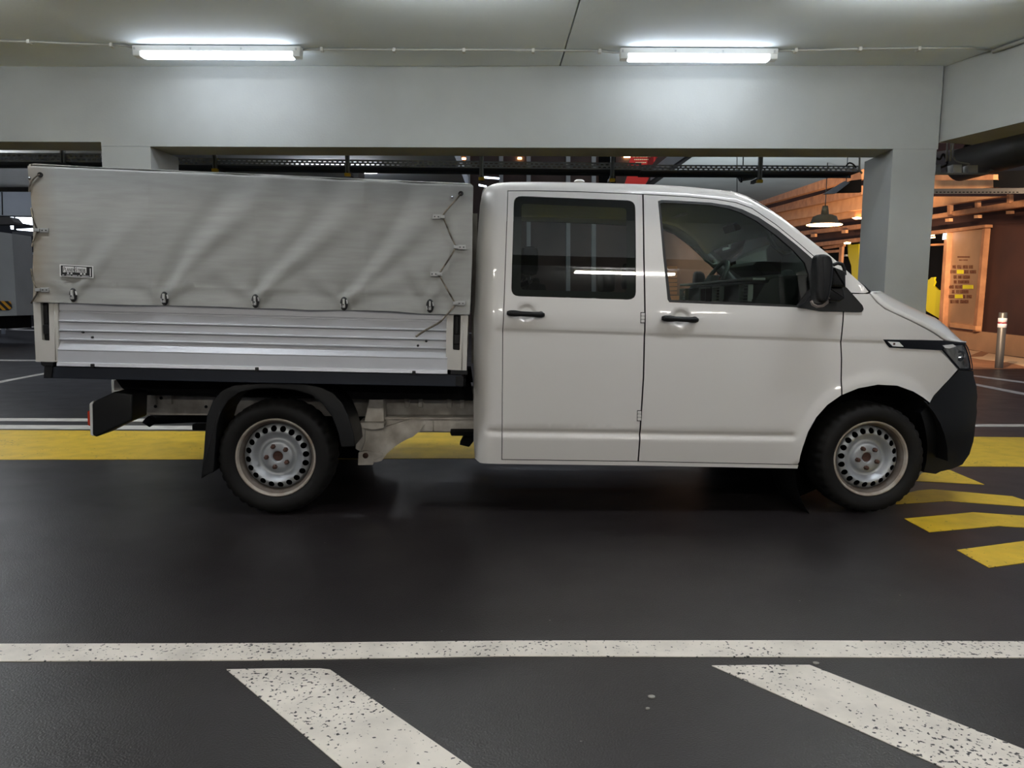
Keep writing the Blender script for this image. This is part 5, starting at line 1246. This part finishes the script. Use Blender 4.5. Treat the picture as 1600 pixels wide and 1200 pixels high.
# pendant lamp
pc = ony(1288, 351, 17); pl = tag(empty('pendant_lamp', pc), 'olive enamel pendant lamp hanging left of the right column', 'lamp'); R_ = 26/1200*17
bm = bmesh.new(); lathe(bm, [(R_,0),(R_*.97,.02),(R_*.78,.045),(R_*.66,.17),(R_*.45,.205),(R_*.22,.22),(R_*.20,.30),(R_*.15,.40),(.0,.41)], 40, axis='Z'); build('lamp_shade', bm, 'lamp_olive', pl)
bm = bmesh.new(); lathe(bm, [(R_*.93,.012),(R_*.5,.03),(.0,.03)], 32, axis='Z'); build('lamp_bulb', bm, 'warm_glow', pl)
bm = bmesh.new(); lathe(bm, [(R_*.99,-.012),(R_*1.0,.0),(R_*.96,.004)], 40, axis='Z'); build('lamp_rim', bm, 'warm_glow', pl)
bm = bmesh.new(); tube(bm, [(0,0,.40),(.0,0,ZN-pc.z)], .010); build('lamp_cord', bm, 'seal_and_gap_shade', pl)
# bollard
b0 = onz(1560.5, 576); bo = tag(empty('bollard', b0), 'steel bollard with white and red reflective bands', 'bollard')
hh = (ony(1566, 488, b0.y).z); r = .075
bm = bmesh.new(); lathe(bm, [(r,0),(r,hh-.02),(r*.9,hh-.004),(0,hh)], 28, axis='Z'); build('post_tube', bm, 'bollard_steel', bo, smooth=40)
for z0, z1, m in ((.73,.80,'reflective_white'),(.80,.825,'reflective_red'),(.825,.90,'reflective_white')):
    bm = bmesh.new(); lathe(bm, [(r+.002,hh*z0),(r+.006,hh*z0+.003),(r+.006,hh*z1-.003),(r+.002,hh*z1)], 28, axis='Z'); build('reflective_band', bm, m, bo)
# shop floor and paving
def fpoly(name, pix, m, z):
    bm = bmesh.new(); prism(bm, [onz(a, b, z) for a, b in pix], depth=Vector((0, 0, -z+.0005))); o = build(name, bm, m); tag(o, kind='structure'); return o
fpoly('paving_and_light', [(1380,560),(1400,528),(1527,547.5),(1700,584),(1720,600),(1600,575.5),(1518,577),(1450,572)], 'shop_floor', .01)
fpoly('paving_and_light', [(1509,545),(1523,546),(1532,549),(1512,557)], 'shop_floor_lit', .014)  # painted patch of light on the paving
fpoly('paving_and_light', [(1545,552),(1600,560),(1640,570),(1600,572),(1575,566),(1530,561),(1515,558),(1535,557)], 'shop_floor_lit', .014)  # second pool of light, painted as a paler sheet
# things dimly seen through the cab
bm = bmesh.new()
wb = tag(empty('slatted_board', ony(1175, 436, 11)), 'white slatted board seen through the windscreen', 'board'); wo = Vector(wb.location)
bm = bmesh.new(); prism(bm, [ony(a, b, 11)-wo for a, b in [(1142,362),(1158,362),(1158,434),(1150,425),(1142,415)]], depth=Vector((0, .06, 0)))
for y0, y1 in ((362,372),(376,388),(391,403),(406,418),(421,436)): prism(bm, [ony(a, b, 11)-wo for a, b in [(1156,y1),(1194,y1),(1195,y0),(1157,y0)]], depth=Vector((0, .08, 0)))
prism(bm, [ony(a, b, 11.08)-wo for a, b in [(1168,560),(1184,560),(1184,372),(1168,372)]], depth=Vector((0, .04, 0)))
prism(bm, [Vector((ony(a, 500, 11.08).x, 11.08, b))-wo for a, b in [(1168,0),(1184,0),(1184,1.8),(1168,1.8)]], depth=Vector((0, .04, 0)))
build('board_slats', bm, 'white_board', wb)
st = tag(empty('slatted_crate', ony(1052, 462, 14)), 'pale slatted crates seen through the front door window', 'crate'); so_ = Vector(st.location); bm = bmesh.new()
for k in range(7): y = 416+k*6.5; prism(bm, [ony(a, b, 14)-so_ for a, b in [(1044,y+5),(1058,y+5),(1058,y),(1043,y)]], depth=Vector((0, .3, 0)))
box(bm, (-.05, .02, -so_.z), (.15, .28, 0))
build('crate_slats', bm, 'timber_pale', st)
# ---- lights of the neighbouring bays, and lamps added to brighten shopfront, slab and trays
for x, y, z, m, lb in ((-8,10.6,3.62,'lamp_glow_mid','a'),(-14,12,3.62,'lamp_glow_mid','a'),(-3.2,14.2,3.62,'lamp_glow_mid','a'),(-12,15.6,3.62,'lamp_glow_mid','a')):
    t = batten(Vector((x, y, 0)), Vector((1, 0, 0)), 1.57, m, 'fluorescent ceiling light in the bay behind the long beam, hidden by it', 'ceiling lights outside the picture'); t.location.z = z
def spot(px, D, z, aim, energy, size, col, label):  # warm lamp added out of sight to brighten shopfront and forecourt
    c = ony(px, 480, D); c.z = z; t = tag(empty('spot_lamp', c), label, 'light', 'added spot lamps unseen behind the long beam')
    d = (aim-c).normalized(); q = d.to_track_quat('-Z', 'Y')
    bm = bmesh.new(); lathe(bm, [(.09,.0),(.09,.18),(.05,.22),(0,.22)], 20, axis='Z'); o = build('lamp_can', bm, 'black_plastic', t); o.rotation_euler = q.to_euler()
    ld = bpy.data.lights.new('spot', 'SPOT'); ld.energy = energy; ld.spot_size = math.radians(size); ld.spot_blend = .5; ld.color = col; ld.shadow_soft_size = .08
    l = bpy.data.objects.new('fill_light', ld); COL.objects.link(l); l.parent = t; l.location = d*.01; l.rotation_euler = q.to_euler()
    bm = bmesh.new(); tube(bm, [(0,0,.1),(0,0,HZ-z)], .01); build('lamp_rod', bm, 'black_plastic', t)
    return t
WC = (1, .76, .54)
for px, D, z, aim, e, sz in ((1430, 11.3, 3.42, wq(1500,450), 420, 60), (1560, 11.3, 3.42, wq(1540,318), 2300, 42), (1500, 11.3, 3.42, wq(1560,545), 900, 36)):
    spot(px, D, z, aim, e, sz, WC, 'warm spot lamp added to brighten the shopfront, unseen behind the long beam')

def uplight(px, D, aim, energy, size, col=None):  # added lamp on the floor, unseen, lifting the timber and slab
    c = ony(px, 480, D); c.z = .02; t = tag(empty('uplight', c), 'floor uplight added to brighten the ceiling, unseen behind the truck', 'light', 'added floor uplights unseen behind the truck')
    q = (aim-c).normalized().to_track_quat('-Z', 'Y')
    bm = bmesh.new(); lathe(bm, [(.12,-.02),(.12,.10),(.09,.12),(.09,.05),(0,.05)], 24, axis='Z'); build('lamp_can', bm, 'black_plastic', t)
    ld = bpy.data.lights.new('spot', 'SPOT'); ld.energy = energy; ld.spot_size = math.radians(size); ld.spot_blend = .6; ld.color = col or WC; ld.shadow_soft_size = .08
    l = bpy.data.objects.new('fill_light', ld); COL.objects.link(l); l.parent = t; l.location = (0, 0, .14); l.rotation_euler = q.to_euler()
uplight(1120, 14.2, onz(1190, 285, ZN), 620, 75, (.82, .93, 1))
uplight(1330, 15.5, wq(1310,322), 5200, 44); uplight(1180, 17, wq(1232,346), 5200, 40)
for x in (.4, 3.6):  # unseen battens added to lighten the slab of the next bay
    t = batten(Vector((x, 11.47, 0)), Vector((1, 0, 0)), 1.57, 'fill_glow_slab', 'fluorescent ceiling light added to lighten the next slab, unseen behind the long beam', 'ceiling lights outside the picture'); t.location.z = 3.62
for x in (-.6, 3.0):  # unseen battens added so the trays and duct catch light
    t = batten(Vector((x, 10.6, 0)), Vector((1, 0, 0)), 1.57, 'fill_glow_tray', 'fluorescent ceiling light added to lighten the next slab, unseen behind the long beam', 'ceiling lights outside the picture'); t.location.z = 3.62
